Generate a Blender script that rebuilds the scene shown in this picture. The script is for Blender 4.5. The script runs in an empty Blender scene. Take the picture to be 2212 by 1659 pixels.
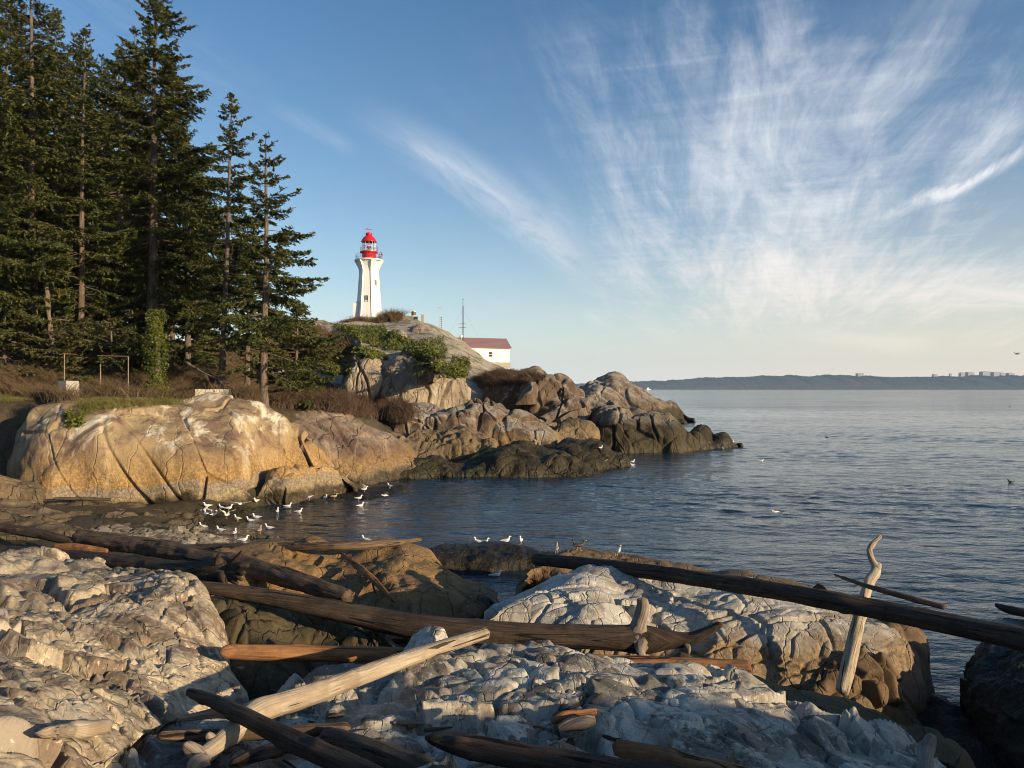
import bpy, bmesh, math, random
import numpy as np
from mathutils import Vector, Matrix
from mathutils.bvhtree import BVHTree

scene = bpy.context.scene
COL = scene.collection
rng = np.random.default_rng(11)
random.seed(11)

# ------------------------------------------------------------------ picking points in the place
FPX, CX, HY, HCAM = 1609.0, 1106.0, 840.0, 6.5      # focal length, centre, horizon, eye height above the water


def P(px, py, d):
    return np.array(((px - CX) / FPX * d, d, HCAM - (py - HY) / FPX * d))


def PZ(px, py, z):
    return P(px, py, (HCAM - z) * FPX / (py - HY))


# ------------------------------------------------------------------ noise
def _h(ix, iy, iz, seed):
    with np.errstate(over='ignore'):
        h = (ix.astype(np.uint32) * np.uint32(374761393) + iy.astype(np.uint32) * np.uint32(668265263)
             + iz.astype(np.uint32) * np.uint32(2147483647) + np.uint32(seed * 974634777 & 0xffffffff))
        h = (h ^ (h >> np.uint32(13))) * np.uint32(1274126177)
        h = (h ^ (h >> np.uint32(16))) * np.uint32(2246822519)
        return h ^ (h >> np.uint32(15))


def _r(ix, iy, iz, seed):
    return _h(ix, iy, iz, seed).astype(np.float64) / 4294967295.0


def vnoise(p, seed=0):
    """gradient noise about -0.7..0.7"""
    i = np.floor(p).astype(np.int64)
    f = p - i
    w = f * f * f * (f * (f * 6 - 15) + 10)
    out = 0
    for dx in (0, 1):
        for dy in (0, 1):
            for dz in (0, 1):
                a, b, c = i[:, 0] + dx, i[:, 1] + dy, i[:, 2] + dz
                h = _h(a, b, c, seed)
                gx = (h & np.uint32(1023)).astype(np.float64) / 511.5 - 1
                gy = ((h >> np.uint32(10)) & np.uint32(1023)).astype(np.float64) / 511.5 - 1
                gz = ((h >> np.uint32(20)) & np.uint32(1023)).astype(np.float64) / 511.5 - 1
                g = gx * (f[:, 0] - dx) + gy * (f[:, 1] - dy) + gz * (f[:, 2] - dz)
                ww = (w[:, 0] if dx else 1 - w[:, 0]) * (w[:, 1] if dy else 1 - w[:, 1]) * (w[:, 2] if dz else 1 - w[:, 2])
                out = out + g * ww
    return out


def fbm(p, octv=4, seed=0, gain=0.5):
    a, s, t = 1.0, 1.0, 0
    for k in range(octv):
        t = t + a * vnoise(p * s + 17.3 * k, seed + k)
        a *= gain
        s *= 2.03
    return t


def ridged(p, octv=3, seed=0):
    a, s, t = 1.0, 1.0, 0
    for k in range(octv):
        t = t + a * (1 - 2.2 * np.abs(vnoise(p * s + 9.1 * k, seed + k)))
        a *= 0.5
        s *= 2.1
    return t


def worley(p, seed=0, jit=0.9):
    """F1, F2, random of the cell, vector to the cell's point"""
    i = np.floor(p).astype(np.int64)
    n = len(p)
    F1 = np.full(n, 9.0)
    F2 = np.full(n, 9.0)
    cid = np.zeros(n)
    vec = np.zeros((n, 3))
    tl = np.zeros((n, 3))
    for dx in (-1, 0, 1):
        for dy in (-1, 0, 1):
            for dz in (-1, 0, 1):
                a, b, c = i[:, 0] + dx, i[:, 1] + dy, i[:, 2] + dz
                h = _h(a, b, c, seed)
                q = np.stack((a + 0.5 + jit * ((h & np.uint32(1023)) / 1023.0 - 0.5),
                              b + 0.5 + jit * (((h >> np.uint32(10)) & np.uint32(1023)) / 1023.0 - 0.5),
                              c + 0.5 + jit * (((h >> np.uint32(20)) & np.uint32(1023)) / 1023.0 - 0.5)), 1)
                v = p - q
                d = np.sqrt((v * v).sum(1))
                m = d < F1
                F2 = np.where(m, F1, np.minimum(F2, d))
                F1 = np.where(m, d, F1)
                r = _r(a, b, c, seed + 5)
                cid = np.where(m, r, cid)
                vec[m] = v[m]
                if m.any():
                    h2 = _h(a[m], b[m], c[m], seed + 9)
                    tl[m] = np.stack(((h2 & np.uint32(1023)) / 511.5 - 1, ((h2 >> np.uint32(10)) & np.uint32(1023)) / 511.5 - 1,
                                      ((h2 >> np.uint32(20)) & np.uint32(1023)) / 511.5 - 1), 1)
    return F1, F2, cid, vec, tl


def sstep(a, b, x):
    t = np.clip((x - a) / (b - a), 0, 1)
    return t * t * (3 - 2 * t)


def catmull(pts, n):
    """pts (k,m) resampled to n rows, evenly along the polyline, smoothed"""
    pts = np.asarray(pts, float)
    k = len(pts)
    seg = np.linalg.norm(np.diff(pts[:, :3], axis=0), axis=1) + 1e-6
    t = np.concatenate(([0], np.cumsum(seg)))
    t /= t[-1]
    u = np.linspace(0, 1, n)
    j = np.clip(np.searchsorted(t, u, 'right') - 1, 0, k - 2)
    w = ((u - t[j]) / (t[j + 1] - t[j]))[:, None]
    m = np.zeros_like(pts)
    for a in range(k):
        lo, hi = max(a - 1, 0), min(a + 1, k - 1)
        m[a] = (pts[hi] - pts[lo]) / (t[hi] - t[lo])
    dt = (t[j + 1] - t[j])[:, None]
    p0, p1, m0, m1 = pts[j], pts[j + 1], m[j] * dt, m[j + 1] * dt
    return ((2 * w**3 - 3 * w**2 + 1) * p0 + (w**3 - 2 * w**2 + w) * m0 + (-2 * w**3 + 3 * w**2) * p1 + (w**3 - w**2) * m1)


# ------------------------------------------------------------------ objects
def mesh_np(name, V, faces, mats, parent=None, smooth=True, mi=None, uv=None, rnd=None, loc=None):
    """V (n,3); faces: (m,3) or (m,4) array, or a list of such arrays"""
    if not isinstance(faces, (list, tuple)):
        faces = [faces]
    faces = [np.asarray(f, np.int32) for f in faces if len(f)]
    V = np.asarray(V, np.float32)
    if loc is not None:
        V = V - np.asarray(loc, np.float32)
    me = bpy.data.meshes.new(name)
    me.vertices.add(len(V))
    me.vertices.foreach_set('co', V.ravel())
    idx = np.concatenate([f.ravel() for f in faces])
    tot = np.concatenate([np.full(len(f), f.shape[1], np.int32) for f in faces])
    st = np.concatenate(([0], np.cumsum(tot)[:-1])).astype(np.int32)
    me.loops.add(len(idx))
    me.loops.foreach_set('vertex_index', idx)
    me.polygons.add(len(tot))
    me.polygons.foreach_set('loop_start', st)
    me.polygons.foreach_set('use_smooth', np.full(len(tot), smooth, bool))
    if not isinstance(mats, (list, tuple)):
        mats = [mats]
    for m in mats:
        me.materials.append(m)
    if mi is not None:
        me.polygons.foreach_set('material_index', np.asarray(mi, np.int32))
    if uv is not None:
        l = me.uv_layers.new(name='grain')
        l.data.foreach_set('uv', np.asarray(uv, np.float32)[idx].ravel())
    if rnd is not None:
        a = me.attributes.new('rnd', 'FLOAT', 'POINT')
        a.data.foreach_set('value', np.asarray(rnd, np.float32))
    me.update(calc_edges=True)
    me.validate()
    o = bpy.data.objects.new(name, me)
    COL.objects.link(o)
    if parent is not None:
        o.parent = parent
    elif loc is not None:
        o.location = Vector([float(c) for c in loc])
    return o


def tag(o, label=None, cat=None, group=None, kind=None):
    if label:
        o['label'] = label
    if cat:
        o['category'] = cat
    if group:
        o['group'] = group
    if kind:
        o['kind'] = kind
    return o


def empty(name, loc, rz=0.0, label=None, cat=None, group=None):
    o = bpy.data.objects.new(name, None)
    COL.objects.link(o)
    o.location = Vector([float(c) for c in loc])
    o.rotation_euler = (0, 0, rz)
    o.empty_display_size = 0.2
    return tag(o, label, cat, group)


def copy_tree(o, parent=None):
    c = o.copy()
    COL.objects.link(c)
    if parent is not None:
        c.parent = parent
    for ch in list(o.children):
        copy_tree(ch, c)
    return c


class MB:
    """collects boxes, tubes and lathes into ONE mesh"""

    def __init__(s):
        s.V, s.F4, s.F3, s.n = [], [], [], 0

    def add(s, V, F):
        F = np.asarray(F, int) + s.n
        (s.F4 if F.shape[1] == 4 else s.F3).append(F)
        s.V.append(np.asarray(V, float))
        s.n += len(V)

    def box(s, c, sz, rz=0.0, taper=1.0):
        x, y, z = [v / 2 for v in sz]
        V = np.array([(-x, -y, -z), (x, -y, -z), (x, y, -z), (-x, y, -z),
                      (-x * taper, -y * taper, z), (x * taper, -y * taper, z), (x * taper, y * taper, z), (-x * taper, y * taper, z)])
        ca, sa = math.cos(rz), math.sin(rz)
        V = np.stack((V[:, 0] * ca - V[:, 1] * sa, V[:, 0] * sa + V[:, 1] * ca, V[:, 2]), 1) + np.asarray(c, float)
        s.add(V, [(0, 3, 2, 1), (4, 5, 6, 7), (0, 1, 5, 4), (1, 2, 6, 5), (2, 3, 7, 6), (3, 0, 4, 7)])
        return s

    def tube(s, pts, r, seg=8, cap=True, noise=0.0):
        pts = np.asarray(pts, float)
        r = np.broadcast_to(np.asarray(r, float), (len(pts),)).copy()
        V = tube_rings(pts, r, seg)
        n = len(pts)
        F = tube_faces(n, seg)
        base = s.n
        s.add(V, F)
        if cap:
            for k, c in ((0, pts[0]), (n - 1, pts[-1])):
                ci = s.n
                s.V.append(np.array([c]))
                s.n += 1
                a = base + k * seg + np.arange(seg)
                b = base + k * seg + (np.arange(seg) + 1) % seg
                s.F3.append(np.stack((a, b, np.full(seg, ci)) if k else (b, a, np.full(seg, ci)), 1))
        return s

    def lathe(s, prof, seg=24, c=(0, 0, 0), rot=0.0):
        """prof [(r,z)...]"""
        prof = np.asarray(prof, float)
        a = np.arange(seg) / seg * 2 * math.pi + rot
        V = np.stack((prof[:, 0][:, None] * np.cos(a), prof[:, 0][:, None] * np.sin(a), np.repeat(prof[:, 1][:, None], seg, 1)), 2).reshape(-1, 3)
        s.add(V + np.asarray(c, float), tube_faces(len(prof), seg))
        return s

    def build(s, name, mat, parent=None, smooth=False, loc=None):
        fs = []
        if s.F4:
            fs.append(np.concatenate(s.F4))
        if s.F3:
            fs.append(np.concatenate(s.F3))
        return mesh_np(name, np.concatenate(s.V), fs, mat, parent, smooth, loc=loc)


def tube_rings(pts, r, seg, frames=False):
    n = len(pts)
    t = np.gradient(pts, axis=0)
    t /= np.linalg.norm(t, axis=1)[:, None] + 1e-9
    up = np.array((0, 0, 1.0)) if abs(t[:, 2]).mean() < 0.85 else np.array((0.3, -1.0, 0.0))
    a = np.cross(t, up)
    a /= np.linalg.norm(a, axis=1)[:, None] + 1e-9
    b = np.cross(a, t)
    an = np.arange(seg) / seg * 2 * math.pi
    off = a[:, None, :] * np.cos(an)[None, :, None] + b[:, None, :] * np.sin(an)[None, :, None]
    V = pts[:, None, :] + off * r[:, None, None]
    if frames:
        return V.reshape(-1, 3), off.reshape(-1, 3)
    return V.reshape(-1, 3)


def tube_faces(n, seg):
    i = np.arange(n - 1)[:, None] * seg
    j = np.arange(seg)[None, :]
    k = (j + 1) % seg
    return np.stack((i + j, i + k, i + seg + k, i + seg + j), 2).reshape(-1, 4)


def grid_faces(nu, nv):
    """vertices laid out [u*nv + v]"""
    i = np.arange(nu - 1)[:, None] * nv
    j = np.arange(nv - 1)[None, :]
    return np.stack((i + j, i + nv + j, i + nv + j + 1, i + j + 1), 2).reshape(-1, 4)


# ------------------------------------------------------------------ materials
def nodes(name):
    m = bpy.data.materials.new(name)
    m.use_nodes = True
    nt = m.node_tree
    bs = nt.nodes['Principled BSDF']
    return m, nt, bs


class NT:
    def __init__(s, nt):
        s.nt = nt

    def n(s, typ, **kw):
        x = s.nt.nodes.new(typ)
        for k, v in kw.items():
            if hasattr(x, k) and not k[0].isupper():
                setattr(x, k, v)
        return x

    def link(s, a, b):
        s.nt.links.new(a, b)

    def val(s, x, sock):
        if isinstance(x, (int, float)):
            sock.default_value = x
        elif isinstance(x, (tuple, list)):
            sock.default_value = x if len(x) == len(sock.default_value) else (*x, 1.0)
        else:
            s.link(x, sock)

    def math(s, op, a, b=0.0, c=None, clamp=False):
        x = s.n('ShaderNodeMath', operation=op, use_clamp=clamp)
        s.val(a, x.inputs[0])
        s.val(b, x.inputs[1])
        if c is not None:
            s.val(c, x.inputs[2])
        return x.outputs[0]

    def vmath(s, op, a, b=(0, 0, 0)):
        x = s.n('ShaderNodeVectorMath', operation=op)
        s.val(a, x.inputs[0])
        s.val(b, x.inputs[1])
        return x.outputs[0]

    def noise(s, vec, scale=1.0, detail=4.0, rough=0.55, dist=0.0):
        x = s.n('ShaderNodeTexNoise')
        if vec is not None:
            s.link(vec, x.inputs['Vector'])
        x.inputs['Scale'].default_value = scale
        x.inputs['Detail'].default_value = detail
        x.inputs['Roughness'].default_value = rough
        x.inputs['Distortion'].default_value = dist
        return x.outputs['Fac']

    def voro(s, vec, scale=1.0, feature='F1', rnd=1.0):
        x = s.n('ShaderNodeTexVoronoi', feature=feature)
        s.link(vec, x.inputs['Vector'])
        x.inputs['Scale'].default_value = scale
        x.inputs['Randomness'].default_value = rnd
        return x.outputs['Distance'] if feature != 'F1' else x.outputs['Distance']

    def ramp(s, fac, stops, interp='LINEAR'):
        x = s.n('ShaderNodeValToRGB')
        cr = x.color_ramp
        cr.interpolation = interp
        while len(cr.elements) < len(stops):
            cr.elements.new(0.5)
        for e, (p, c) in zip(cr.elements, stops):
            e.position = p
            e.color = (*c, 1.0) if len(c) == 3 else c
        s.link(fac, x.inputs[0])
        return x.outputs[0]

    def sm(s, x, a, b):
        m = s.n('ShaderNodeMapRange', interpolation_type='SMOOTHSTEP')
        s.val(x, m.inputs[0])
        m.inputs[1].default_value = a
        m.inputs[2].default_value = b
        return m.outputs[0]

    def mix(s, fac, a, b, blend='MIX'):
        x = s.n('ShaderNodeMix', data_type='RGBA', blend_type=blend)
        s.val(fac, x.inputs[0])
        s.val(a, x.inputs[6])
        s.val(b, x.inputs[7])
        return x.outputs[2]

    def map(s, vec, rot=(0, 0, 0), scale=(1, 1, 1), loc=(0, 0, 0)):
        x = s.n('ShaderNodeMapping')
        s.link(vec, x.inputs[0])
        x.inputs['Rotation'].default_value = rot
        x.inputs['Scale'].default_value = scale
        x.inputs['Location'].default_value = loc
        return x.outputs[0]

    def bump(s, h, strength=1.0, dist=0.05, normal=None):
        x = s.n('ShaderNodeBump')
        s.link(h, x.inputs['Height'])
        x.inputs['Strength'].default_value = strength
        x.inputs['Distance'].default_value = dist
        if normal is not None:
            s.link(normal, x.inputs['Normal'])
        return x.outputs[0]


def plain(name, col, rough=0.6, metal=0.0, var=0.12, scale=3.0):
    m, nt, bs = nodes(name)
    t = NT(nt)
    pos = t.n('ShaderNodeNewGeometry').outputs['Position']
    f = t.noise(pos, scale, 5.0, 0.6)
    c = t.mix(f, tuple(x * (1 - var) for x in col), tuple(min(1, x * (1 + var)) for x in col))
    t.link(c, bs.inputs['Base Color'])
    bs.inputs['Roughness'].default_value = rough
    bs.inputs['Metallic'].default_value = metal
    return m
# ------------------------------------------------------------------ rock materials
def rock_mat(name, c1, c2, c3, bands=(), s=1.0, streak=0.0, streak_col=(0.5, 0.47, 0.42), rough=0.85, wet=0.5, crack=1.0, moss=0.0, lich=0.35,
             zn=0.55, bumpd=0.03, dip=0.6, top=None, black=0.0, grit=1.0, pat=0.0):
    """bands: (height above the water in m, colour, strength) stains left by the tide"""
    m, nt, bs = nodes(name)
    t = NT(nt)
    pos = t.n('ShaderNodeNewGeometry').outputs['Position']
    sep = t.n('ShaderNodeSeparateXYZ')
    t.link(pos, sep.inputs[0])
    nb = t.noise(pos, 0.35 / s, 5.0, 0.6, 0.6)
    nm = t.noise(pos, 1.6 / s, 7.0, 0.65, 0.3)
    nf = t.noise(pos, 14.0 / s, 8.0, 0.75)
    ns = t.noise(pos, 55.0 / s, 3.0, 0.7)
    c = t.mix(t.sm(nb, 0.36, 0.62), c1, c2)
    c = t.mix(t.math('MULTIPLY', t.sm(nm, 0.5, 0.66), 0.85), c, c3)
    if pat:
        c = t.mix(t.math('MULTIPLY', t.sm(t.noise(t.map(pos, (0, dip, 0), (1, 1, 0.5), (4, 1, 2)), pat / s, 7.0, 0.64, 0.8), 0.49, 0.57), 0.8), c, c3)
    if lich:
        dark = tuple(x * 0.33 for x in c2)
        c = t.mix(t.math('MULTIPLY', t.sm(nf, 0.52, 0.68), lich), c, dark)
        c = t.mix(t.math('MULTIPLY', t.sm(t.noise(pos, 6.0 / s, 8.0, 0.7, 0.4), 0.56, 0.66), lich * 0.9), c, tuple(min(0.75, x * 1.55) for x in c1))
    if streak:
        st = t.noise(t.map(pos, (0, dip * 0.5, 0), (1.0 / s, 0.7 / s, 0.16 / s)), 1.3, 6.0, 0.65, 0.5)
        c = t.mix(t.math('MULTIPLY', t.sm(st, 0.52, 0.66), streak), c, streak_col)
        st2 = t.noise(t.map(pos, (0, dip, 0), (2.2 / s, 1.0 / s, 0.22 / s), (7, 3, 1)), 1.6, 6.0, 0.65, 0.4)
        c = t.mix(t.math('MULTIPLY', t.sm(st2, 0.55, 0.68), min(0.6, streak)), c, tuple(x * 0.3 for x in c1))
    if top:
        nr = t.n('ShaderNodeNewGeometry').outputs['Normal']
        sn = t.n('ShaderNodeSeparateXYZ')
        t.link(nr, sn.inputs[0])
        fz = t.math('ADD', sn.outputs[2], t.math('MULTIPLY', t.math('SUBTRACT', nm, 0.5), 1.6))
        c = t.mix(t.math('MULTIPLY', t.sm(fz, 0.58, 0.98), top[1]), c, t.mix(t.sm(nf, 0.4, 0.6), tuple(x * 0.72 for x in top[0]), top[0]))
    if black:
        bl = t.noise(t.map(pos, (0.3, 0.5, 0.2), (1, 1, 1.3), (5, 2, 8)), 0.55 / s, 7.0, 0.68, 0.5)
        c = t.mix(t.math('MULTIPLY', t.sm(bl, 0.545, 0.575), black), c, t.mix(t.sm(nf, 0.4, 0.6), (0.03, 0.027, 0.024), (0.075, 0.066, 0.056)))
    r = rough
    if bands:
        zz = t.math('ADD', sep.outputs[2], t.math('MULTIPLY', t.math('SUBTRACT', t.math('ADD', t.math('MULTIPLY', t.noise(t.map(pos, (0, 0, 0), (1, 1, 0.5)), 0.9 / s, 6.0, 0.68, 0.5), 0.5), t.math('MULTIPLY', t.noise(pos, 0.16 / s, 3.0, 0.55, 0.5), 0.5)), 0.5), zn * 7))
        for (z0, col, k, w) in bands:                       # from the highest stain down
            f = t.math('SUBTRACT', 1.0, t.sm(zz, z0 - w, z0 + w))
            cc = t.mix(t.sm(nf, 0.42, 0.62), tuple(x * 0.6 for x in col), tuple(x * 1.25 for x in col))
            c = t.mix(t.math('MULTIPLY', f, k), c, cc)
        rr = t.sm(zz, bands[-1][0] - 0.3, bands[-1][0] + 0.5)
        r = t.math('ADD', t.math('MULTIPLY', rr, rough - wet), wet)
    if moss:
        nrm = t.n('ShaderNodeNewGeometry').outputs['Normal']
        sn = t.n('ShaderNodeSeparateXYZ')
        t.link(nrm, sn.inputs[0])
        f = t.math('MULTIPLY', t.sm(t.noise(pos, 0.8 / s, 6.0, 0.7), 0.5, 0.6), t.sm(sn.outputs[2], 0.35, 0.8))
        c = t.mix(t.math('MULTIPLY', f, moss), c, (0.05, 0.065, 0.012))
    t.link(c, bs.inputs['Base Color'])
    t.val(r, bs.inputs['Roughness'])
    bs.inputs['Specular IOR Level'].default_value = 0.3
    # relief: grain, small fractures, fine cracks
    wv = t.vmath('ADD', pos, t.vmath('SCALE', t.noise_vec(pos, 1.2 / s), (0, 0, 0)) if False else (0, 0, 0))
    wn = t.n('ShaderNodeTexNoise')
    t.link(pos, wn.inputs['Vector'])
    wn.inputs['Scale'].default_value = 1.5 / s
    wn.inputs['Detail'].default_value = 4
    wsc = t.n('ShaderNodeVectorMath', operation='SCALE')
    t.link(wn.outputs['Color'], wsc.inputs[0])
    wsc.inputs['Scale'].default_value = 0.5 * s
    wp = t.vmath('ADD', pos, wsc.outputs[0])
    vd = t.n('ShaderNodeTexVoronoi', feature='DISTANCE_TO_EDGE')
    t.link(t.map(wp, (0.2, dip, 0.3), (1.0, 0.7, 0.26)), vd.inputs['Vector'])
    vd.inputs['Scale'].default_value = 3.2 / s
    cr = t.sm(vd.outputs['Distance'], 0.0, 0.05)
    vd2 = t.n('ShaderNodeTexVoronoi', feature='DISTANCE_TO_EDGE')
    t.link(t.map(wp, (0.2, dip, 0.3), (1.0, 0.7, 0.2)), vd2.inputs['Vector'])
    vd2.inputs['Scale'].default_value = 0.9 / s
    cr2 = t.sm(vd2.outputs['Distance'], 0.0, 0.022)
    hgt = t.math('MULTIPLY', cr, 0.22 * crack)
    hgt = t.math('ADD', hgt, t.math('MULTIPLY', cr2, 0.9 * crack))
    hgt = t.math('ADD', hgt, t.math('MULTIPLY', nm, 0.7))
    hgt = t.math('ADD', hgt, t.math('MULTIPLY', t.noise(wp, 9.0 / s, 8.0, 0.7), 0.42 * grit))
    hgt = t.math('ADD', hgt, t.math('MULTIPLY', ns, 0.12))
    t.link(t.bump(hgt, 1.0, bumpd * s * 1.6), bs.inputs['Normal'])
    return m


NT.noise_vec = lambda s, v, k: v
BLACKW = (0.018, 0.015, 0.009)
M = {}
TIDE = ((2.9, (0.37, 0.23, 0.085), 0.7, 1.0), (1.85, (0.34, 0.20, 0.07), 0.75, 0.45), (1.5, (0.23, 0.21, 0.175), 0.8, 0.22),
        (1.15, (0.29, 0.215, 0.115), 0.9, 0.25), (0.78, (0.045, 0.033, 0.018), 0.94, 0.22))
M['gold'] = rock_mat('golden_granite', (0.37, 0.275, 0.155), (0.27, 0.19, 0.105), (0.13, 0.078, 0.064), TIDE, 2.0, 1.0, (0.70, 0.62, 0.47), lich=0.3, bumpd=0.045, crack=0.25, zn=0.5, pat=0.45)
TIDE2 = ((2.1, (0.30, 0.19, 0.08), 0.7, 0.6), (1.1, (0.20, 0.14, 0.065), 0.75, 0.4), (0.7, (0.045, 0.036, 0.016), 0.9, 0.35))
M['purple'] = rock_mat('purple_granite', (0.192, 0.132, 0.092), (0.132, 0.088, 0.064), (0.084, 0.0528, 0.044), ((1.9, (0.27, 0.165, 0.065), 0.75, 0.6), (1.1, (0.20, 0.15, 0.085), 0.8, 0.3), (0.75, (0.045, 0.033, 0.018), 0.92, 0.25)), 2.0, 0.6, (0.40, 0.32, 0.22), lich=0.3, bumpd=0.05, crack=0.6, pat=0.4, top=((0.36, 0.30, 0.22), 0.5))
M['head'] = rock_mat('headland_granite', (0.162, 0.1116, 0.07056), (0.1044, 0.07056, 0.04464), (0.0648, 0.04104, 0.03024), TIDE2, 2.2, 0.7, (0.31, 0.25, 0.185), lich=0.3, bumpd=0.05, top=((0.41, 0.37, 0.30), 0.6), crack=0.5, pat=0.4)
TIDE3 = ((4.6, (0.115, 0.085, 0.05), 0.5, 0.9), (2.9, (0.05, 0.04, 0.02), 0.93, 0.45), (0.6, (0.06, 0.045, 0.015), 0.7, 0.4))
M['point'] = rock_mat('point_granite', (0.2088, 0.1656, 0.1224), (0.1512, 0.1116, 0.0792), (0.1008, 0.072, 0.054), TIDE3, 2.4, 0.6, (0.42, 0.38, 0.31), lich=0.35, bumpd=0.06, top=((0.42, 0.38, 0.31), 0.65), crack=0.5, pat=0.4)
M['mossy'] = rock_mat('tidal_rock', (0.042, 0.0324, 0.015), (0.021, 0.0168, 0.0078), (0.06, 0.0396, 0.0168), ((0.7, (0.03, 0.024, 0.01), 0.8, 0.5),), 1.6, 0.3, (0.16, 0.12, 0.05), moss=0.4, lich=0.5, rough=0.75, bumpd=0.05)
M['weed'] = rock_mat('seaweed_rock', (0.022, 0.019, 0.011), (0.013, 0.011, 0.007), (0.035, 0.026, 0.012), (), 0.7, 0.0, rough=0.55, lich=0.4, crack=0.3, bumpd=0.07)
M['rubble'] = rock_mat('ochre_rock', (0.21, 0.147, 0.077), (0.14, 0.1015, 0.0595), (0.091, 0.063, 0.035), ((0.9, (0.05, 0.04, 0.02), 0.8, 0.5),), 1.6, 0.3, (0.35, 0.28, 0.18), lich=0.4, bumpd=0.05)
M['white'] = rock_mat('pale_granite', (0.48, 0.445, 0.37), (0.37, 0.335, 0.27), (0.21, 0.17, 0.125), (), 0.5, 0.25, (0.46, 0.44, 0.39), lich=0.65, bumpd=0.022, moss=0.0, black=0.7, pat=0.45)
M['left'] = rock_mat('weathered_granite', (0.50, 0.41, 0.28), (0.36, 0.29, 0.20), (0.17, 0.115, 0.08), (), 0.55, 0.35, (0.56, 0.51, 0.42), lich=0.85, bumpd=0.024, moss=0.12, black=0.45, pat=0.5)
M['right'] = rock_mat('two_tone_granite', (0.48, 0.45, 0.385), (0.38, 0.35, 0.295), (0.25, 0.215, 0.17),
                      ((1.75, (0.22, 0.15, 0.08), 0.95, 0.22), (0.35, (0.10, 0.07, 0.035), 0.9, 0.3), (-0.05, (0.03, 0.024, 0.014), 0.9, 0.2)), 0.75, 0.2, lich=0.65, bumpd=0.024, zn=0.3, pat=0.5)
M['brown'] = rock_mat('brown_granite', (0.18, 0.1188, 0.0612), (0.1368, 0.09, 0.0468), (0.1008, 0.0648, 0.036),
                      ((0.55, (0.10, 0.065, 0.03), 0.9, 0.35), (0.1, (0.03, 0.022, 0.012), 0.9, 0.25)), 0.9, 0.2, (0.3, 0.22, 0.13), lich=0.3, bumpd=0.03)
M['orange'] = rock_mat('orange_granite', (0.264, 0.152, 0.06), (0.2, 0.12, 0.052), (0.128, 0.08, 0.04),
                       ((0.35, (0.10, 0.065, 0.035), 0.85, 0.25), (0.05, (0.03, 0.024, 0.012), 0.9, 0.25)), 1.0, 0.2, (0.38, 0.26, 0.13), lich=0.45, bumpd=0.04, moss=0.25)
M['olive'] = rock_mat('gully_rock', (0.069, 0.0528, 0.027), (0.042, 0.0336, 0.018), (0.102, 0.072, 0.033), (), 0.7, 0.3, (0.2, 0.155, 0.08), lich=0.5, bumpd=0.035, moss=0.3)
M['hill'] = rock_mat('hill_granite', (0.40, 0.35, 0.27), (0.30, 0.255, 0.19), (0.22, 0.175, 0.13), (), 4.0, 0.5, (0.46, 0.42, 0.34), lich=0.35, bumpd=0.05, moss=0.55)
M['cliff'] = rock_mat('cliff_granite', (0.36, 0.29, 0.20), (0.26, 0.205, 0.145), (0.19, 0.15, 0.12), (), 2.4, 0.85, (0.50, 0.44, 0.34), lich=0.3, bumpd=0.07, dip=0.15)
M['soil'] = rock_mat('shore_ground', (0.072, 0.054, 0.033), (0.048, 0.036, 0.021), (0.096, 0.075, 0.048), ((0.5, (0.05, 0.04, 0.022), 0.8, 0.5),), 0.8, 0, lich=0.5, moss=0.3)

ROCKV, ROCKF, ROCKN = [], [], 0          # everything one can stand on, for resting things


def solid(V, F):
    global ROCKN
    ROCKV.append(V)
    F = np.asarray(F)
    if F.shape[1] == 4:
        F = np.concatenate((F[:, [0, 1, 2]], F[:, [0, 2, 3]]))
    ROCKF.append(F + ROCKN)
    ROCKN += len(V)


def rotmat(angles):
    return np.array(Matrix.Rotation(angles[0], 3, 'X') @ Matrix.Rotation(angles[1], 3, 'Y') @ Matrix.Rotation(angles[2], 3, 'Z'))


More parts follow.
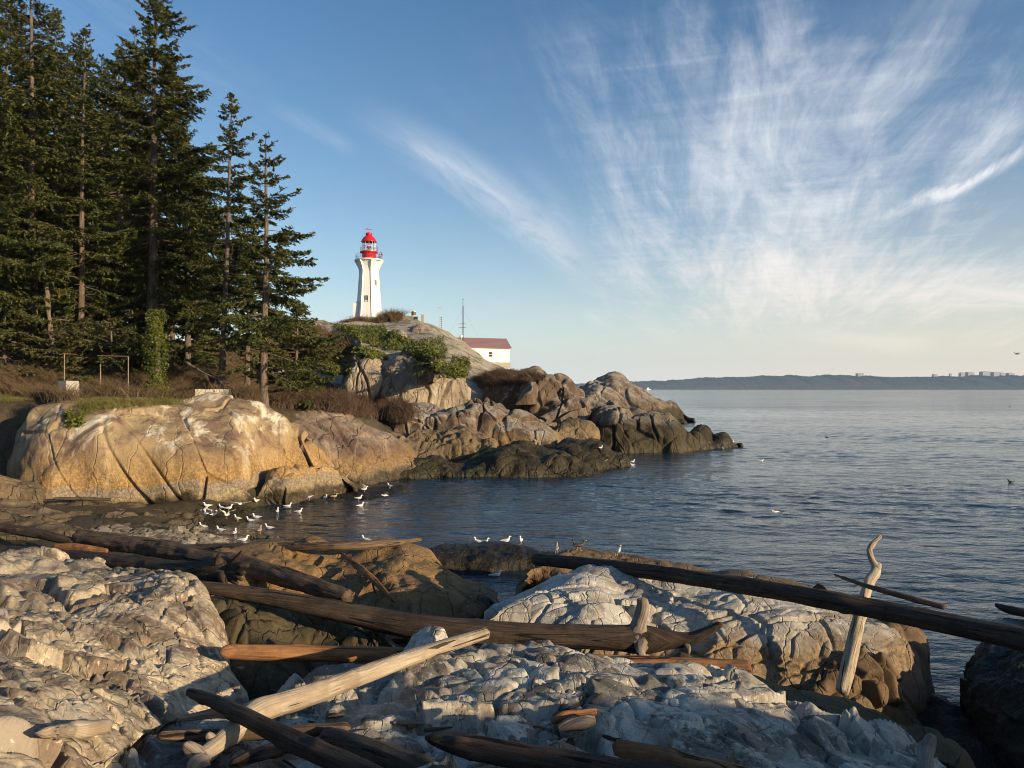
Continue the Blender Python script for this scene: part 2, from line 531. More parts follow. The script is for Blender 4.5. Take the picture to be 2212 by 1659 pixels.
def displace(V, nu, nv, lump, blk, fine, seed, ridge=0.0, strata=None):
    G = V.reshape(nu, nv, 3)
    du = np.gradient(G, axis=0)
    dv = np.gradient(G, axis=1)
    N = np.cross(du, dv)
    N /= np.linalg.norm(N, axis=2)[:, :, None] + 1e-9
    for _ in range(3):                                      # smooth the normals so that folds do not tear
        K = N.copy()
        K[1:-1] = (N[:-2] + N[2:] + 2 * N[1:-1])
        N = K.copy()
        N[:, 1:-1] = (K[:, :-2] + K[:, 2:] + 2 * K[:, 1:-1])
        N /= np.linalg.norm(N, axis=2)[:, :, None] + 1e-9
    N = N.reshape(-1, 3)
    if N[:, 2].mean() < 0:
        N = -N
    p = V
    h = np.zeros(len(p))
    spc = np.maximum(np.linalg.norm(du, axis=2), np.linalg.norm(dv, axis=2)).ravel()
    if lump:
        h += lump[0] * fbm(p / lump[1], 3, seed, 0.42) * 1.6
    if ridge:
        h += ridge * 0.6 * (ridged(p / (lump[1] * 0.45), 2, seed + 40) - 0.6)
    for k, (amp, tilt, cdepth, cw, sc, ang) in enumerate(blk):
        R = rotmat(ang)
        w = np.stack([fbm(p / (max(sc) * 1.0) + 31 * j, 2, seed + 60 + j) for j in range(3)], 1) * max(sc) * 0.06
        q = (p + w) @ R.T / np.asarray(sc)
        F1, F2, cid, vec, tl = worley(q, seed + 100 + 7 * k)
        e = F2 - F1
        pxm = np.maximum(np.hypot(p[:, 0], p[:, 1]) / 745.0, 1.1 * spc) / (np.sort(sc)[1])            # a crack shows as two or three points wide
        cwv = np.maximum(cw * 0.6, 2.2 * pxm)
        var = sstep(-0.12, 0.22, vnoise(p / (np.sort(sc)[1] * 3.0), seed + 77 + k))          # some stretches stay whole
        h += (amp * (cid - 0.5) * 1.6 + 0.75 * tilt * (vec * tl).sum(1)) * np.clip(e / np.maximum(0.05, 1.6 * pxm), 0, 1) * (0.22 + 0.78 * var)
        h -= cdepth * (1 - np.clip(e / cwv, 0, 1)) * (0.3 + 0.7 * var)
    if strata:                                              # thin beds weathered into ribs: (depth, spacing, lean)
        amp, sp, an = strata
        n0, t0 = np.array((math.cos(an), 0.25, math.sin(an))), np.array((-math.sin(an), 0.0, math.cos(an)))
        q = np.stack((p @ n0 / sp, p @ t0 / (sp * 12), p[:, 1] / (sp * 9)), 1)
        h += amp * (ridged(q, 2, seed + 50) - 0.5) * sstep(-0.1, 0.25, vnoise(p / 1.7, seed + 51))
    for (amp, sc) in fine:
        h += 0.42 * amp * fbm(p / sc, 3, seed + 20, 0.5) * 1.5
    return V + N * h[:, None]


def rock(name, label, mat, crest, base, n=2.0, bulge=None, back=3.0, lump=(0.3, 3.0), blk=(), fine=((0.05, 0.5),), res=1.0, seed=1, strata=None,
         drop=1.2, ridge=0.0, ends=0.05, kind=None, cat='rock', zmin=-0.6):
    """a rock lofted from its foot (px, py, height) to its crest (px, py, distance) and down its far side"""
    C3 = np.array([P(*c) for c in crest])
    B3 = np.array([PZ(*b) if len(b) == 3 else P(b[0], b[1], b[3]) for b in base])
    cp = np.array(crest)[:, :2]
    ln = np.abs(np.diff(cp, axis=0)).max(1).sum() * 0.463
    nu = int(np.clip(ln / 1.5 * res, 40, 900))
    # correspondence by how far along, in the crest's own steps
    Cc = catmull(C3, nu)
    Bc = catmull(B3, nu)
    hpx = np.abs(np.interp(np.linspace(0, 1, 20), np.linspace(0, 1, len(base)), [b[1] for b in base]) - np.interp(np.linspace(0, 1, 20), np.linspace(0, 1, len(crest)), [c[1] for c in crest])).max() * 0.463
    nf = int(np.clip(hpx / 1.3 * res, 24, 520))
    nb = max(10, nf // 4)
    if bulge is None:
        th = np.linspace(0, math.pi / 2, nf)
        p = 2.0 / n
        hw, vw = 1 - np.cos(th) ** p, np.sin(th) ** p
        F = Bc[:, None, :] + (Cc - Bc)[:, None, :] * np.stack((hw, hw, vw), 1)[None]
    else:
        s = np.linspace(0, 1, nf)
        mid = Bc[nu // 2] + (Cc[nu // 2] - Bc[nu // 2]) * s[:, None]        # rows even as seen, so the near part is not coarse
        row = (HCAM - mid[:, 2]) / mid[:, 1]
        if (np.diff(row) < 0).all():
            s = np.interp(np.linspace(row[0], row[-1], nf)[::-1], row[::-1], s[::-1])[::-1]
        F = Bc[:, None, :] + (Cc - Bc)[:, None, :] * s[None, :, None]
        F[:, :, 2] += bulge * 4 * (s * (1 - s))[None, :] * np.sin(np.linspace(0.15, math.pi - 0.15, nu))[:, None]
    sk = np.linspace(1, 0, 5)[:-1]
    S = np.repeat(Bc[:, None, :], len(sk), 1)
    S[:, :, 2] -= sk[None, :] * drop
    out = Cc[:, :2] / (np.linalg.norm(Cc[:, :2], axis=1)[:, None] + 1e-9)
    th = np.linspace(0, math.pi / 2, nb + 1)[1:]
    zb = np.minimum(Bc[:, 2], Cc[:, 2] - 0.3) - drop
    K = np.repeat(Cc[:, None, :], nb, 1)
    K[:, :, :2] += out[:, None, :] * (back * np.sin(th) ** 0.8)[None, :, None]
    K[:, :, 2] = zb[:, None] + (Cc[:, 2] - zb)[:, None] * (np.cos(th))[None, :]
    G = np.concatenate((S, F, K), 1)
    nv = G.shape[1]
    uu = np.linspace(0, 1, nu)                              # both ends close down to the foot
    e = np.minimum(uu, 1 - uu) / ends
    e = np.sqrt(np.clip(1 - (1 - np.clip(e, 0, 1))**2, 0, 1))[:, None]
    G[:, :, 2] = zb[:, None] + (G[:, :, 2] - zb[:, None]) * e
    V = displace(G.reshape(-1, 3), nu, nv, lump, blk, fine, seed, ridge, strata)
    Fc = grid_faces(nu, nv)
    solid(V, Fc)
    o = mesh_np(name, V, Fc, M[mat] if isinstance(mat, str) else mat, loc=V.mean(0) * np.array((1, 1, 0)))
    if kind:
        tag(o, label, None, None, kind)
    else:
        tag(o, label, cat)
    return o


# block patterns: (height step, tilt, crack depth, crack width, cell size, axes)
B_BIG = lambda a=0.0: (0.10, 0.12, 0.16, 0.10, (2.6, 3.0, 5.5), (0, a, 0))
B_FACE = lambda a=0.0, k=1.0: (0.05 * k, 0.10 * k, 0.10 * k, 0.10, (1.0 * k, 1.3 * k, 2.6 * k), (0.2, a, 0.3))
B_WHT = lambda a=0.0, k=1.0: (0.075 * k, 0.24 * k, 0.14 * k, 0.05, (0.6 * k, 0.5 * k, 1.3 * k), (0.3, a, 0.2))
B_SLAB = lambda a=0.0, k=1.0: (0.10 * k, 0.20 * k, 0.16 * k, 0.04, (0.8 * k, 0.6 * k, 3.0 * k), (0.3, a, 0.2))
B_SML = lambda a=0.0, k=1.0: (0.014 * k, 0.045 * k, 0.035 * k, 0.08, (0.19 * k, 0.2 * k, 0.3 * k), (0.1, a, 0.5))

# ------------------------------------------------------------------ the near shore
rock('shore_rock', 'weathered warm-grey granite slope with dark lichen, falling towards the crossing driftwood', 'left',
     [(-800, 1140, 21), (-220, 1165, 19.8), (-40, 1185, 18.2), (60, 1195, 17), (220, 1225, 15), (300, 1236, 13.9), (370, 1243, 13.2), (430, 1288, 12.2), (470, 1345, 11.6), (497, 1405, 10.9), (525, 1460, 10.4), (550, 1512, 10)],
     [(-2600, 1800, 4.7), (-700, 1780, 4.5), (-300, 1760, 4.45), (-100, 1760, 4.35), (60, 1750, 4.2), (150, 1705, 3.95), (240, 1640, 3.65), (300, 1592, 3.4), (360, 1562, 3.1), (430, 1548, 2.75), (490, 1540, 2.45), (550, 1535, 2.2)],
     bulge=0.16, back=1.6, lump=(0.20, 2.4), ridge=0.03, blk=((0.09, 0.26, 0.24, 0.05, (1.0, 0.7, 2.8), (0.3, 0.8, 0.2)), (0.015, 0.04, 0.07, 0.05, (0.35, 0.3, 1.2), (0.3, 0.85, 0.2)), (0.006, 0.025, 0.025, 0.06, (0.14, 0.12, 0.3), (0, 0.8, 0))), fine=((0.03, 0.3),), res=1.9, seed=3, strata=(0.045, 0.17, 0.5), drop=2.0)
rock('gully_rock', 'low blocky grey rock in the gully under the forked pale log', 'white',
     [(150, 1665, 5.6), (230, 1622, 6.6), (300, 1598, 7.3), (420, 1580, 7.8), (540, 1582, 7.9), (680, 1600, 7.6), (790, 1650, 7)],
     [(100, 1790, 3.5), (230, 1790, 3.3), (400, 1790, 3.2), (560, 1790, 3.15), (700, 1790, 3.15), (850, 1790, 3.1)],
     bulge=0.1, back=1.2, lump=(0.14, 1.0), blk=(B_WHT(-0.5, 0.8), B_SML(0.3)), fine=((0.02, 0.2),), res=1.3, seed=5)
rock('fractured_rock', 'pale blue-grey fractured granite ridge of angular blocks with wood scraps in its hollow', 'white',
     [(540, 1585, 8.1), (600, 1560, 8.5), (640, 1538, 8.8), (720, 1500, 9.3), (800, 1470, 9.7), (880, 1437, 10), (960, 1404, 10.2), (1050, 1400, 10.2), (1120, 1414, 10.1), (1190, 1408, 10.2), (1280, 1426, 10.1), (1370, 1438, 10), (1450, 1450, 9.9), (1540, 1470, 9.8), (1650, 1503, 9.4), (1750, 1540, 9), (1850, 1580, 8.6), (1950, 1630, 8.1), (2080, 1710, 7.4)],
     [(480, 1800, 3.15), (700, 1800, 3.2), (1000, 1800, 3.3), (1300, 1800, 3.2), (1600, 1800, 3.0), (1800, 1800, 2.75), (2000, 1800, 2.5), (2150, 1800, 2.3)],
     bulge=0.07, back=1.5, lump=(0.16, 1.8), ridge=0.0, blk=((0.10, 0.38, 0.22, 0.05, (0.75, 0.62, 1.5), (0.3, -0.6, 0.2)), (0.025, 0.07, 0.07, 0.05, (0.34, 0.28, 0.6), (0.3, 0.6, 0.2))), fine=((0.022, 0.22),), res=1.3, seed=8, strata=(0.02, 0.14, 0.9), drop=1.6)
rock('slope_rock', 'dark brown rock slope falling from the fractured ridge into the shaded channel', 'olive',
     [(1440, 1445, 11), (1560, 1466, 10.9), (1680, 1512, 10.6), (1800, 1547, 10.3), (1900, 1582, 10), (2000, 1622, 9.6), (2120, 1690, 9)],
     [(1440, 1600, 2.1), (1560, 1620, 2.0), (1680, 1650, 1.9), (1800, 1690, 1.6), (1900, 1720, 1.4), (2000, 1750, 1.2), (2100, 1790, 1.0)],
     bulge=0.1, back=2.4, lump=(0.2, 1.4), blk=(B_WHT(0.4, 1.2), B_SML(0)), seed=12)
rock('pale_rock', 'broad cracked rock, whitish on top and brown below, under the long dark log', 'right',
     [(1035, 1350, 14.3), (1080, 1325, 14.8), (1120, 1307, 15.2), (1200, 1280, 15.8), (1270, 1245, 16.4), (1350, 1240, 16.6), (1450, 1253, 16.5), (1550, 1266, 16.3), (1650, 1284, 16.1), (1750, 1303, 15.9), (1850, 1325, 15.6), (1920, 1350, 15.2), (1965, 1385, 14.9), (1990, 1440, 14.5)],
     [(1000, 1420, 1.2), (1080, 1432, 1.2), (1160, 1452, 1.1), (1230, 1472, 1.0), (1300, 1482, 1.0), (1380, 1492, .95), (1460, 1502, .9), (1540, 1512, .8), (1620, 1532, .6), (1700, 1552, .4), (1790, 1572, .2), (1870, 1592, .05), (1940, 1607, -.1)],
     n=2.3, back=3.0, lump=(0.26, 2.4), ridge=0.03, blk=((0.09, 0.30, 0.2, 0.05, (0.95, 0.7, 1.8), (0.3, -1.05, 0.2)), (0.02, 0.05, 0.07, 0.05, (0.4, 0.32, 0.8), (0.3, -0.9, 0.2))), fine=((0.025, 0.3),), res=1.35, seed=17, strata=(0.03, 0.2, 1.1))
rock('rounded_rock', 'smooth rounded brown boulder standing in the water under the long dark log', 'brown',
     [(1868, 1400, 15.0), (1885, 1362, 15.3), (1930, 1345, 15.6), (1975, 1368, 15.7), (2004, 1410, 15.6), (2017, 1465, 15.4), (2022, 1530, 15.0), (2028, 1580, 14.6)],
     [(1870, 1560, 0.2), (1900, 1585, 0), (1935, 1600, -.1), (1970, 1606, -.15), (2000, 1606, -.2), (2022, 1604, -.2), (2035, 1600, -.2)],
     n=2.4, back=1.8, lump=(0.22, 1.5), blk=((0.02, 0.05, 0.05, 0.06, (0.9, 1, 1.6), (0.2, 0.4, 0)),), fine=((0.015, 0.3),), res=1.6, seed=21)
rock('knobbly_rock', 'cracked brown boulder behind the leaning pale branch', 'brown',
     [(1660, 1575, 12.8), (1700, 1530, 13.3), (1745, 1478, 13.8), (1790, 1428, 14.2), (1838, 1398, 14.4), (1890, 1400, 14.5), (1935, 1432, 14.5), (1960, 1475, 14.4), (1985, 1530, 14.2), (2015, 1600, 13.9)],
     [(1650, 1600, .4), (1700, 1615, .25), (1750, 1622, .1), (1800, 1628, 0), (1850, 1634, 0), (1900, 1638, -.1), (1950, 1640, -.2), (1990, 1640, -.2), (2025, 1640, -.3)],
     n=2.2, back=1.8, lump=(0.22, 1.2), ridge=0.0, ends=0.05, blk=((0.05, 0.16, 0.14, 0.05, (0.75, 0.7, 1.2), (0.2, 0.5, 0)),), fine=((0.02, 0.3),), res=1.5, seed=23)
rock('seaweed_rock', 'black seaweed-covered rock carrying the butt of the long dark log', 'weed',
     [(2088, 1500, 14.3), (2100, 1455, 14.4), (2125, 1415, 14.4), (2165, 1394, 14.3), (2212, 1388, 14.2), (2320, 1385, 14.0), (2500, 1400, 13.6)],
     [(2085, 1575, 0), (2100, 1610, -.1), (2130, 1650, -.1), (2180, 1690, -.1), (2260, 1720, 0), (2360, 1740, 0), (2520, 1760, 0)],
     n=2.3, back=2.4, lump=(0.22, 0.9), blk=((0.05, 0.1, 0.06, 0.12, (0.4, 0.4, 0.6), (0, 0.3, 0)),), fine=((0.07, 0.16), (0.04, 0.05)), res=1.5, seed=27)
rock('weedy_slope', 'wet black weed-covered slope running down into the narrow channel', 'weed',
     [(1960, 1560, 14.2), (2017, 1512, 14.5), (2060, 1534, 14.2), (2114, 1572, 13.7), (2180, 1606, 13), (2260, 1640, 12.4)],
     [(1900, 1640, -.1), (1960, 1690, -.2), (2020, 1720, -.2), (2090, 1740, -.2), (2160, 1760, -.2), (2260, 1790, -.2)],
     bulge=0.25, back=1.4, lump=(0.2, 1.0), fine=((0.07, 0.2), (0.04, 0.06)), res=1.3, seed=29)
rock('orange_rock', 'rounded orange-brown rock beside the tidal pool with a thin branch lying on it', 'orange',
     [(440, 1222, 21), (540, 1207, 23), (620, 1197, 24), (700, 1189, 25), (770, 1181, 25.2), (850, 1181, 25), (910, 1192, 24.5), (960, 1226, 23.5), (1000, 1262, 22.5), (1050, 1297, 21.6), (1098, 1322, 21)],
     [(430, 1305, .9), (530, 1335, .8), (620, 1352, .6), (700, 1372, .5), (780, 1382, .4), (850, 1387, .3), (900, 1382, .2), (950, 1372, .1), (1000, 1362, 0), (1050, 1342, -.1), (1092, 1332, -.2)],
     n=2.1, back=3.4, lump=(0.42, 2.8), ridge=0.06, blk=((0.06, 0.12, 0.09, 0.08, (1.1, 1.4, 2.0), (0.3, 0.8, 0.2)), B_SML(0.8, 2.0)), fine=((0.04, 0.5),), res=1.5, seed=31)
rock('gully_slab', 'dark olive ribbed rock in the hollow below the long forked log', 'olive',
     [(430, 1310, 13.4), (500, 1292, 14), (580, 1290, 14.3), (660, 1302, 14.3), (730, 1322, 14), (790, 1352, 13.6), (845, 1392, 13), (880, 1436, 12.4)],
     [(430, 1500, 1.9), (500, 1510, 1.8), (580, 1512, 1.7), (650, 1505, 1.6), (720, 1495, 1.5), (780, 1485, 1.4), (840, 1478, 1.3), (890, 1470, 1.2)],
     bulge=0.12, back=2.0, lump=(0.3, 1.3), ridge=0.05, blk=((0.10, 0.2, 0.12, 0.10, (0.4, 0.6, 1.4), (0.3, 0.7, 0.2)), B_SML(0.8, 1.3)), fine=((0.03, 0.3),), res=1.4, seed=35)
rock('pool_rock', 'low black seaweed rock at the mouth of the tidal pool where gulls stand', 'weed',
     [(905, 1215, 26), (935, 1192, 27), (965, 1184, 27.5), (1010, 1178, 28), (1060, 1174, 28.3), (1110, 1180, 28), (1150, 1189, 27.3), (1200, 1200, 26.5), (1240, 1225, 25.5)],
     [(900, 1236, -.15), (950, 1244, -.15), (1010, 1246, -.15), (1070, 1246, -.15), (1130, 1242, -.15), (1190, 1242, -.1), (1230, 1245, 0)],
     n=2.2, back=2.6, lump=(0.16, 1.2), fine=((0.1, 0.3), (0.05, 0.1)), res=1.6, seed=37)
rock('dark_rock', 'dark brown rock beside the tidal pool under the far end of the long log', 'brown',
     [(1108, 1312, 18.6), (1130, 1262, 19.5), (1165, 1222, 20.3), (1210, 1197, 21), (1260, 1187, 22), (1340, 1196, 22), (1420, 1214, 21.5), (1500, 1232, 20.5), (1600, 1246, 19.5), (1700, 1262, 18.8), (1800, 1282, 18), (1880, 1305, 17.5)],
     [(1108, 1335, -.15), (1160, 1342, .15), (1210, 1347, .45), (1260, 1342, .75), (1320, 1337, .9), (1400, 1330, 1), (1480, 1325, 1), (1560, 1325, 1), (1650, 1330, .9), (1750, 1340, .8), (1850, 1350, .6)],
     n=2.0, back=2.4, lump=(0.12, 1.6), blk=(B_WHT(0.5, 0.8), B_SML(0.2, 1.0)), fine=((0.05, 0.35),), res=1.3, seed=39)

# ------------------------------------------------------------------ the cove
rock('golden_rock', 'big domed golden granite outcrop with dark cracks and a pale tide band', 'gold',
     [(25, 1025, 39.6), (32, 985, 40.5), (48, 935, 41.5), (95, 882, 43.5), (160, 860, 45), (230, 870, 46), (320, 873, 47), (400, 871, 47.4), (470, 861, 47.6), (550, 888, 47.2), (630, 936, 47), (700, 995, 47.3), (745, 1030, 47.6)],
     [(20, 1072, .9), (90, 1086, .7), (180, 1091, .5), (280, 1095, .3), (380, 1101, .1), (450, 1106, 0), (520, 1098, 0), (575, 1088, 0, 44.5), (630, 1080, 0, 46.5), (690, 1070, 0, 47.5), (765, 1060, 0, 48)],
     n=2.5, back=7, lump=(0.75, 5.0), ridge=0.06, blk=((0.30, 0.55, 0.45, 0.05, (2.4, 3.0, 9.0), (0.1, 0.6, 0.2)), (0.04, 0.09, 0.03, 0.05, (0.9, 1.2, 5.5), (0, 0.75, 0.2))), fine=((0.05, 0.7),), res=1.6, seed=41, zmin=-1)
rock('purple_rock', 'sloping outcrop with purple-brown top and ochre foot in the cove', 'purple',
     [(500, 905, 50), (540, 884, 53), (580, 878, 55), (680, 873, 57), (740, 885, 57.5), (800, 916, 57.5), (840, 941, 57), (880, 965, 57), (905, 1000, 56)],
     [(520, 1062, 0), (590, 1057, 0), (670, 1052, 0), (740, 1047, 0), (800, 1044, 0), (850, 1037, 0), (910, 1032, 0)],
     n=2.1, back=6, lump=(0.5, 4.0), ridge=0.08, blk=((0.09, 0.2, 0.16, 0.08, (1.2, 2.0, 4.5), (0.1, 1.0, 0.2)), B_FACE(0.9, 1.0)), fine=((0.06, 0.7),), res=1.5, seed=43)
rock('block_rock', 'wedge-shaped boulder with a black shadowed side and barnacle crust above the waterline', 'gold',
     [(548, 1086, 41.4), (566, 1050, 41.8), (588, 1014, 42.3), (612, 1010, 43), (655, 1012, 44), (700, 1014, 45), (740, 1035, 45.6), (775, 1056, 46)],
     [(560, 1094, -.1), (600, 1096, -.1), (622, 1096, -.1), (645, 1092, -.1), (680, 1084, -.1), (715, 1076, -.1), (750, 1070, -.1), (785, 1062, -.1)],
     n=3.2, back=4, lump=(0.3, 2.2), blk=((0.12, 0.2, 0.12, 0.08, (1.2, 1.2, 2), (0.2, 0.6, 0.1)), B_SML(0, 3)), fine=((0.08, 0.4),), res=1.8, seed=47)
rock('shaded_outcrop', 'dark shaded outcrop under mossy turf beside the golden dome', 'head',
     [(-260, 846, 60), (-60, 850, 57), (0, 852, 55), (40, 856, 54), (75, 872, 53), (105, 915, 52)],
     [(-260, 1030, 0, 50), (-60, 1030, 0, 49), (0, 1030, 0, 48), (50, 1035, 0, 47.5), (90, 1040, 0, 47), (120, 1045, 0, 46.5)],
     n=2.6, back=5, lump=(0.6, 3), blk=(B_FACE(0.3, 1.6),), res=1.4, seed=49)
rock('orange_boulder', 'flat-faced orange boulder at the head of the cove', 'rubble',
     [(-80, 1018, 35.5), (0, 1025, 36), (40, 1033, 36.4), (80, 1043, 36.6), (92, 1062, 36.2)],
     [(-80, 1080, 1.35), (0, 1078, 1.35), (40, 1077, 1.35), (75, 1076, 1.35), (94, 1074, 1.35)],
     n=2.6, back=2, lump=(0.16, 1.6), blk=((0.05, 0.12, 0.05, 0.08, (1.0, 1.0, 1.3), (0.3, 0.6, 0)),), fine=((0.04, 0.4),), res=2, seed=51)
rock('shelf_rock', 'low jumbled shelf of weedy rock between the golden dome and the driftwood', 'rubble',
     [(-120, 1070, 34.5), (60, 1077, 36), (150, 1080, 37), (250, 1086, 37.5), (330, 1094, 37.8), (400, 1106, 37.5), (445, 1122, 36.5)],
     [(-120, 1158, 1.1), (60, 1155, .9), (150, 1153, .75), (250, 1152, .55), (330, 1150, .35), (400, 1148, .15), (450, 1146, -.05)],
     bulge=0.15, back=2, lump=(0.34, 2.0), ridge=0.06, blk=((0.16, 0.3, 0.14, 0.10, (0.9, 1.3, 1.2), (0.2, 0.9, 0.6)), B_SML(0.5, 2.5)), fine=((0.07, 0.4),), res=1.8, seed=53)
for i, (lab, cr, bs, mt) in enumerate((
        ('flat black tidal rock with gulls at the foot of the purple outcrop', [(690, 1076, 45), (715, 1066, 45.5), (770, 1058, 46.5), (820, 1052, 47.5), (870, 1048, 48), (888, 1056, 47.5)], [(690, 1090, -.1), (740, 1090, -.1), (800, 1084, -.1), (850, 1074, -.1), (890, 1066, -.1)], 'weed'),
        ('small black tidal rock beside the wedge-shaped boulder with one gull on it', [(645, 1087, 42.5), (655, 1080, 43), (675, 1078, 43.3), (690, 1084, 43)], [(645, 1094, -.1), (665, 1095, -.1), (692, 1092, -.1)], 'weed'),
        ('little stone in the shallows under the brown gull', [(542, 1160, 32.2), (553, 1154, 32.6), (570, 1153, 32.8), (582, 1159, 32.5)], [(540, 1166, -.1), (562, 1168, -.1), (584, 1165, -.1)], 'rubble'),
        ('squat ochre boulder at the water below the purple outcrop', [(806, 1032, 53), (815, 1014, 54), (832, 1009, 54.5), (846, 1018, 54.5), (852, 1034, 54)], [(804, 1040, -.1), (830, 1041, -.1), (855, 1038, -.1)], 'rubble'),
        ('low weedy ledge where the gulls gather by the pebbles', [(428, 1125, 36.5), (450, 1116, 37), (500, 1114, 37.5), (540, 1118, 37.5), (552, 1128, 36.8)], [(425, 1142, 0), (470, 1143, -.05), (510, 1138, -.1), (555, 1134, -.1)], 'mossy'),
        ('knob of rock under the gull with spread wings', [(478, 1112, 38.5), (492, 1096, 39.5), (515, 1088, 40), (545, 1094, 40), (560, 1104, 39.6)], [(476, 1120, -.05), (510, 1118, -.1), (540, 1114, -.1), (566, 1110, -.1)], 'mossy'))):
    rock('tidal_rock', lab, mt, cr, bs, n=2.2, back=1.6, lump=(0.14, 1.0), blk=(B_SML(0.2, 2.2),), fine=((0.06, 0.3),), res=2.4, seed=60 + i)

# ------------------------------------------------------------------ the headland
rock('mossy_rock', 'long mossy dark brown rock along the waterline of the headland', 'mossy',
     [(835, 1010, 56), (880, 997, 57.5), (940, 990, 58), (1017, 989, 58.5), (1062, 976, 59), (1103, 963, 60), (1140, 953, 60.5), (1186, 965, 60), (1220, 980, 59.5), (1255, 998, 58.5), (1285, 1015, 57.5), (1318, 1026, 57)],
     [(830, 1036, 0), (950, 1033, 0), (1070, 1032, 0), (1180, 1030, 0), (1320, 1029, 0)],
     n=2.1, back=5, lump=(0.8, 3.4), ridge=0.12, blk=(B_FACE(-0.6, 1.3), B_SML(0.3, 2.5)), fine=((0.07, 0.5),), res=1.7, seed=71)
rock('rubble_rock', 'heap of broken ochre rock between the purple outcrop and the headland', 'rubble',
     [(790, 925, 62), (819, 921, 63), (872, 938, 63), (902, 927, 64), (956, 927, 64), (997, 923, 64), (1039, 934, 64), (1062, 948, 63), (1085, 975, 62)],
     [(798, 1010, 0, 59), (870, 1004, 0, 59.5), (950, 1000, 0, 60), (1020, 1000, 0, 60), (1092, 996, 0, 59)],
     n=2.0, back=4, lump=(0.5, 2.4), ridge=0.1, blk=((0.22, 0.4, 0.2, 0.10, (1.2, 1.3, 1.4), (0.3, 0.5, 0.2)), B_SML(0.3, 3)), fine=((0.08, 0.5),), res=1.8, seed=73)
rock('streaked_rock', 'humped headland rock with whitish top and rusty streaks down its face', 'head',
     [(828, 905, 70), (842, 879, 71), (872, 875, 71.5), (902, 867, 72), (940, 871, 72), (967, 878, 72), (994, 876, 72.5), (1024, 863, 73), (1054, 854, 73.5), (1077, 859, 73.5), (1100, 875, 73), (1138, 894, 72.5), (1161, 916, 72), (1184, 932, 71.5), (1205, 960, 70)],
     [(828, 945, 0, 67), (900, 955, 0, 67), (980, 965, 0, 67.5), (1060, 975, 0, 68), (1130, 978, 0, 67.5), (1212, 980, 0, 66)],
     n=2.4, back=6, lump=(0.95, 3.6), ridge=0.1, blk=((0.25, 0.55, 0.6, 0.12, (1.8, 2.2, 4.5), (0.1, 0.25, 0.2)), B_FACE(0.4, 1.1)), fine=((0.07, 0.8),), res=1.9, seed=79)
rock('ridge_rock', 'dark back ridge of the headland topped with reddish brush', 'head',
     [(925, 850, 111), (960, 824, 110), (1010, 819, 106), (1062, 818, 101), (1110, 814, 97), (1145, 811, 94), (1176, 813, 92), (1205, 826, 91), (1222, 850, 90)],
     [(905, 884, 0, 106), (985, 894, 0, 101), (1065, 904, 0, 94), (1130, 914, 0, 89), (1215, 925, 0, 86)],
     n=2.6, back=8, lump=(1.4, 4.5), ridge=0.12, blk=((0.4, 0.8, 0.9, 0.13, (2.4, 2.6, 6.0), (0.1, 0.15, 0.2)), B_FACE(0.2, 1.5)), fine=((0.1, 1.0),), res=1.9, seed=83)
rock('tall_rock', 'tall brown headland rock sloping to the right down to the sea', 'head',
     [(1168, 905, 88), (1176, 860, 90), (1199, 824, 92), (1218, 820, 92.5), (1236, 829, 92.5), (1251, 841, 92.5), (1277, 854, 92), (1304, 870, 91), (1322, 886, 90), (1340, 920, 88), (1356, 960, 86)],
     [(1160, 945, 0, 82), (1220, 950, 0, 83.5), (1280, 958, 0, 84.5), (1320, 965, 0, 83), (1362, 972, 0, 80)],
     n=2.3, back=7, lump=(1.2, 4.2), ridge=0.14, blk=((0.4, 0.8, 0.9, 0.12, (2.6, 2.6, 7.0), (0.1, -0.35, 0.2)), B_FACE(-0.4, 1.5)), fine=((0.08, 1.0),), res=2.0, seed=89)
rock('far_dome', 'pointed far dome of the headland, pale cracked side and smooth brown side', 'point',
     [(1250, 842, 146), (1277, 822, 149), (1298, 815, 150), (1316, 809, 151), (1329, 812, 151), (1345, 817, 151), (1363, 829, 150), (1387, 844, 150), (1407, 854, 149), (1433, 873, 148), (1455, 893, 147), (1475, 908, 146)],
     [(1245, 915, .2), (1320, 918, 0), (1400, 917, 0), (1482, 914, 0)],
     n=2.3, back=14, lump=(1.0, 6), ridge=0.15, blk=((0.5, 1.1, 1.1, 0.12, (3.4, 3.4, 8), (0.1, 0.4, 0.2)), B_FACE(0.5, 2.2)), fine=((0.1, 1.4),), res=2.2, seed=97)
rock('tip_rock', 'low dark tip of the far dome running into the sea', 'point',
     [(1420, 880, 143), (1436, 866, 145), (1450, 867, 146), (1462, 879, 146), (1476, 893, 146), (1486, 902, 145), (1502, 907, 144)],
     [(1420, 915, 0), (1450, 914, 0), (1480, 912, 0), (1506, 911, 0)],
     n=2.2, back=8, lump=(0.7, 4), blk=(B_FACE(0.2, 2.4),), fine=((0.1, 1.4),), res=3, seed=101)
rock('blunt_rock', 'blunt headland block with pale crown over a black tidal wall', 'point',
     [(1285, 915, 80), (1300, 894, 82), (1324, 883, 84), (1355, 883, 85), (1381, 880, 85.5), (1407, 887, 85.5), (1433, 891, 85), (1454, 901, 84.5), (1470, 919, 84), (1485, 934, 83.5), (1500, 951, 83), (1518, 962, 82.5)],
     [(1290, 975, 0), (1340, 978, 0), (1400, 978, 0), (1460, 978, 0), (1522, 973, 0)],
     n=2.9, back=8, lump=(0.6, 4), ridge=0.12, blk=((0.25, 0.5, 0.6, 0.12, (2.2, 2.4, 4.5), (0.1, 0.2, 0.2)), B_FACE(0.3, 1.6)), fine=((0.08, 1.0),), res=2.1, seed=103)
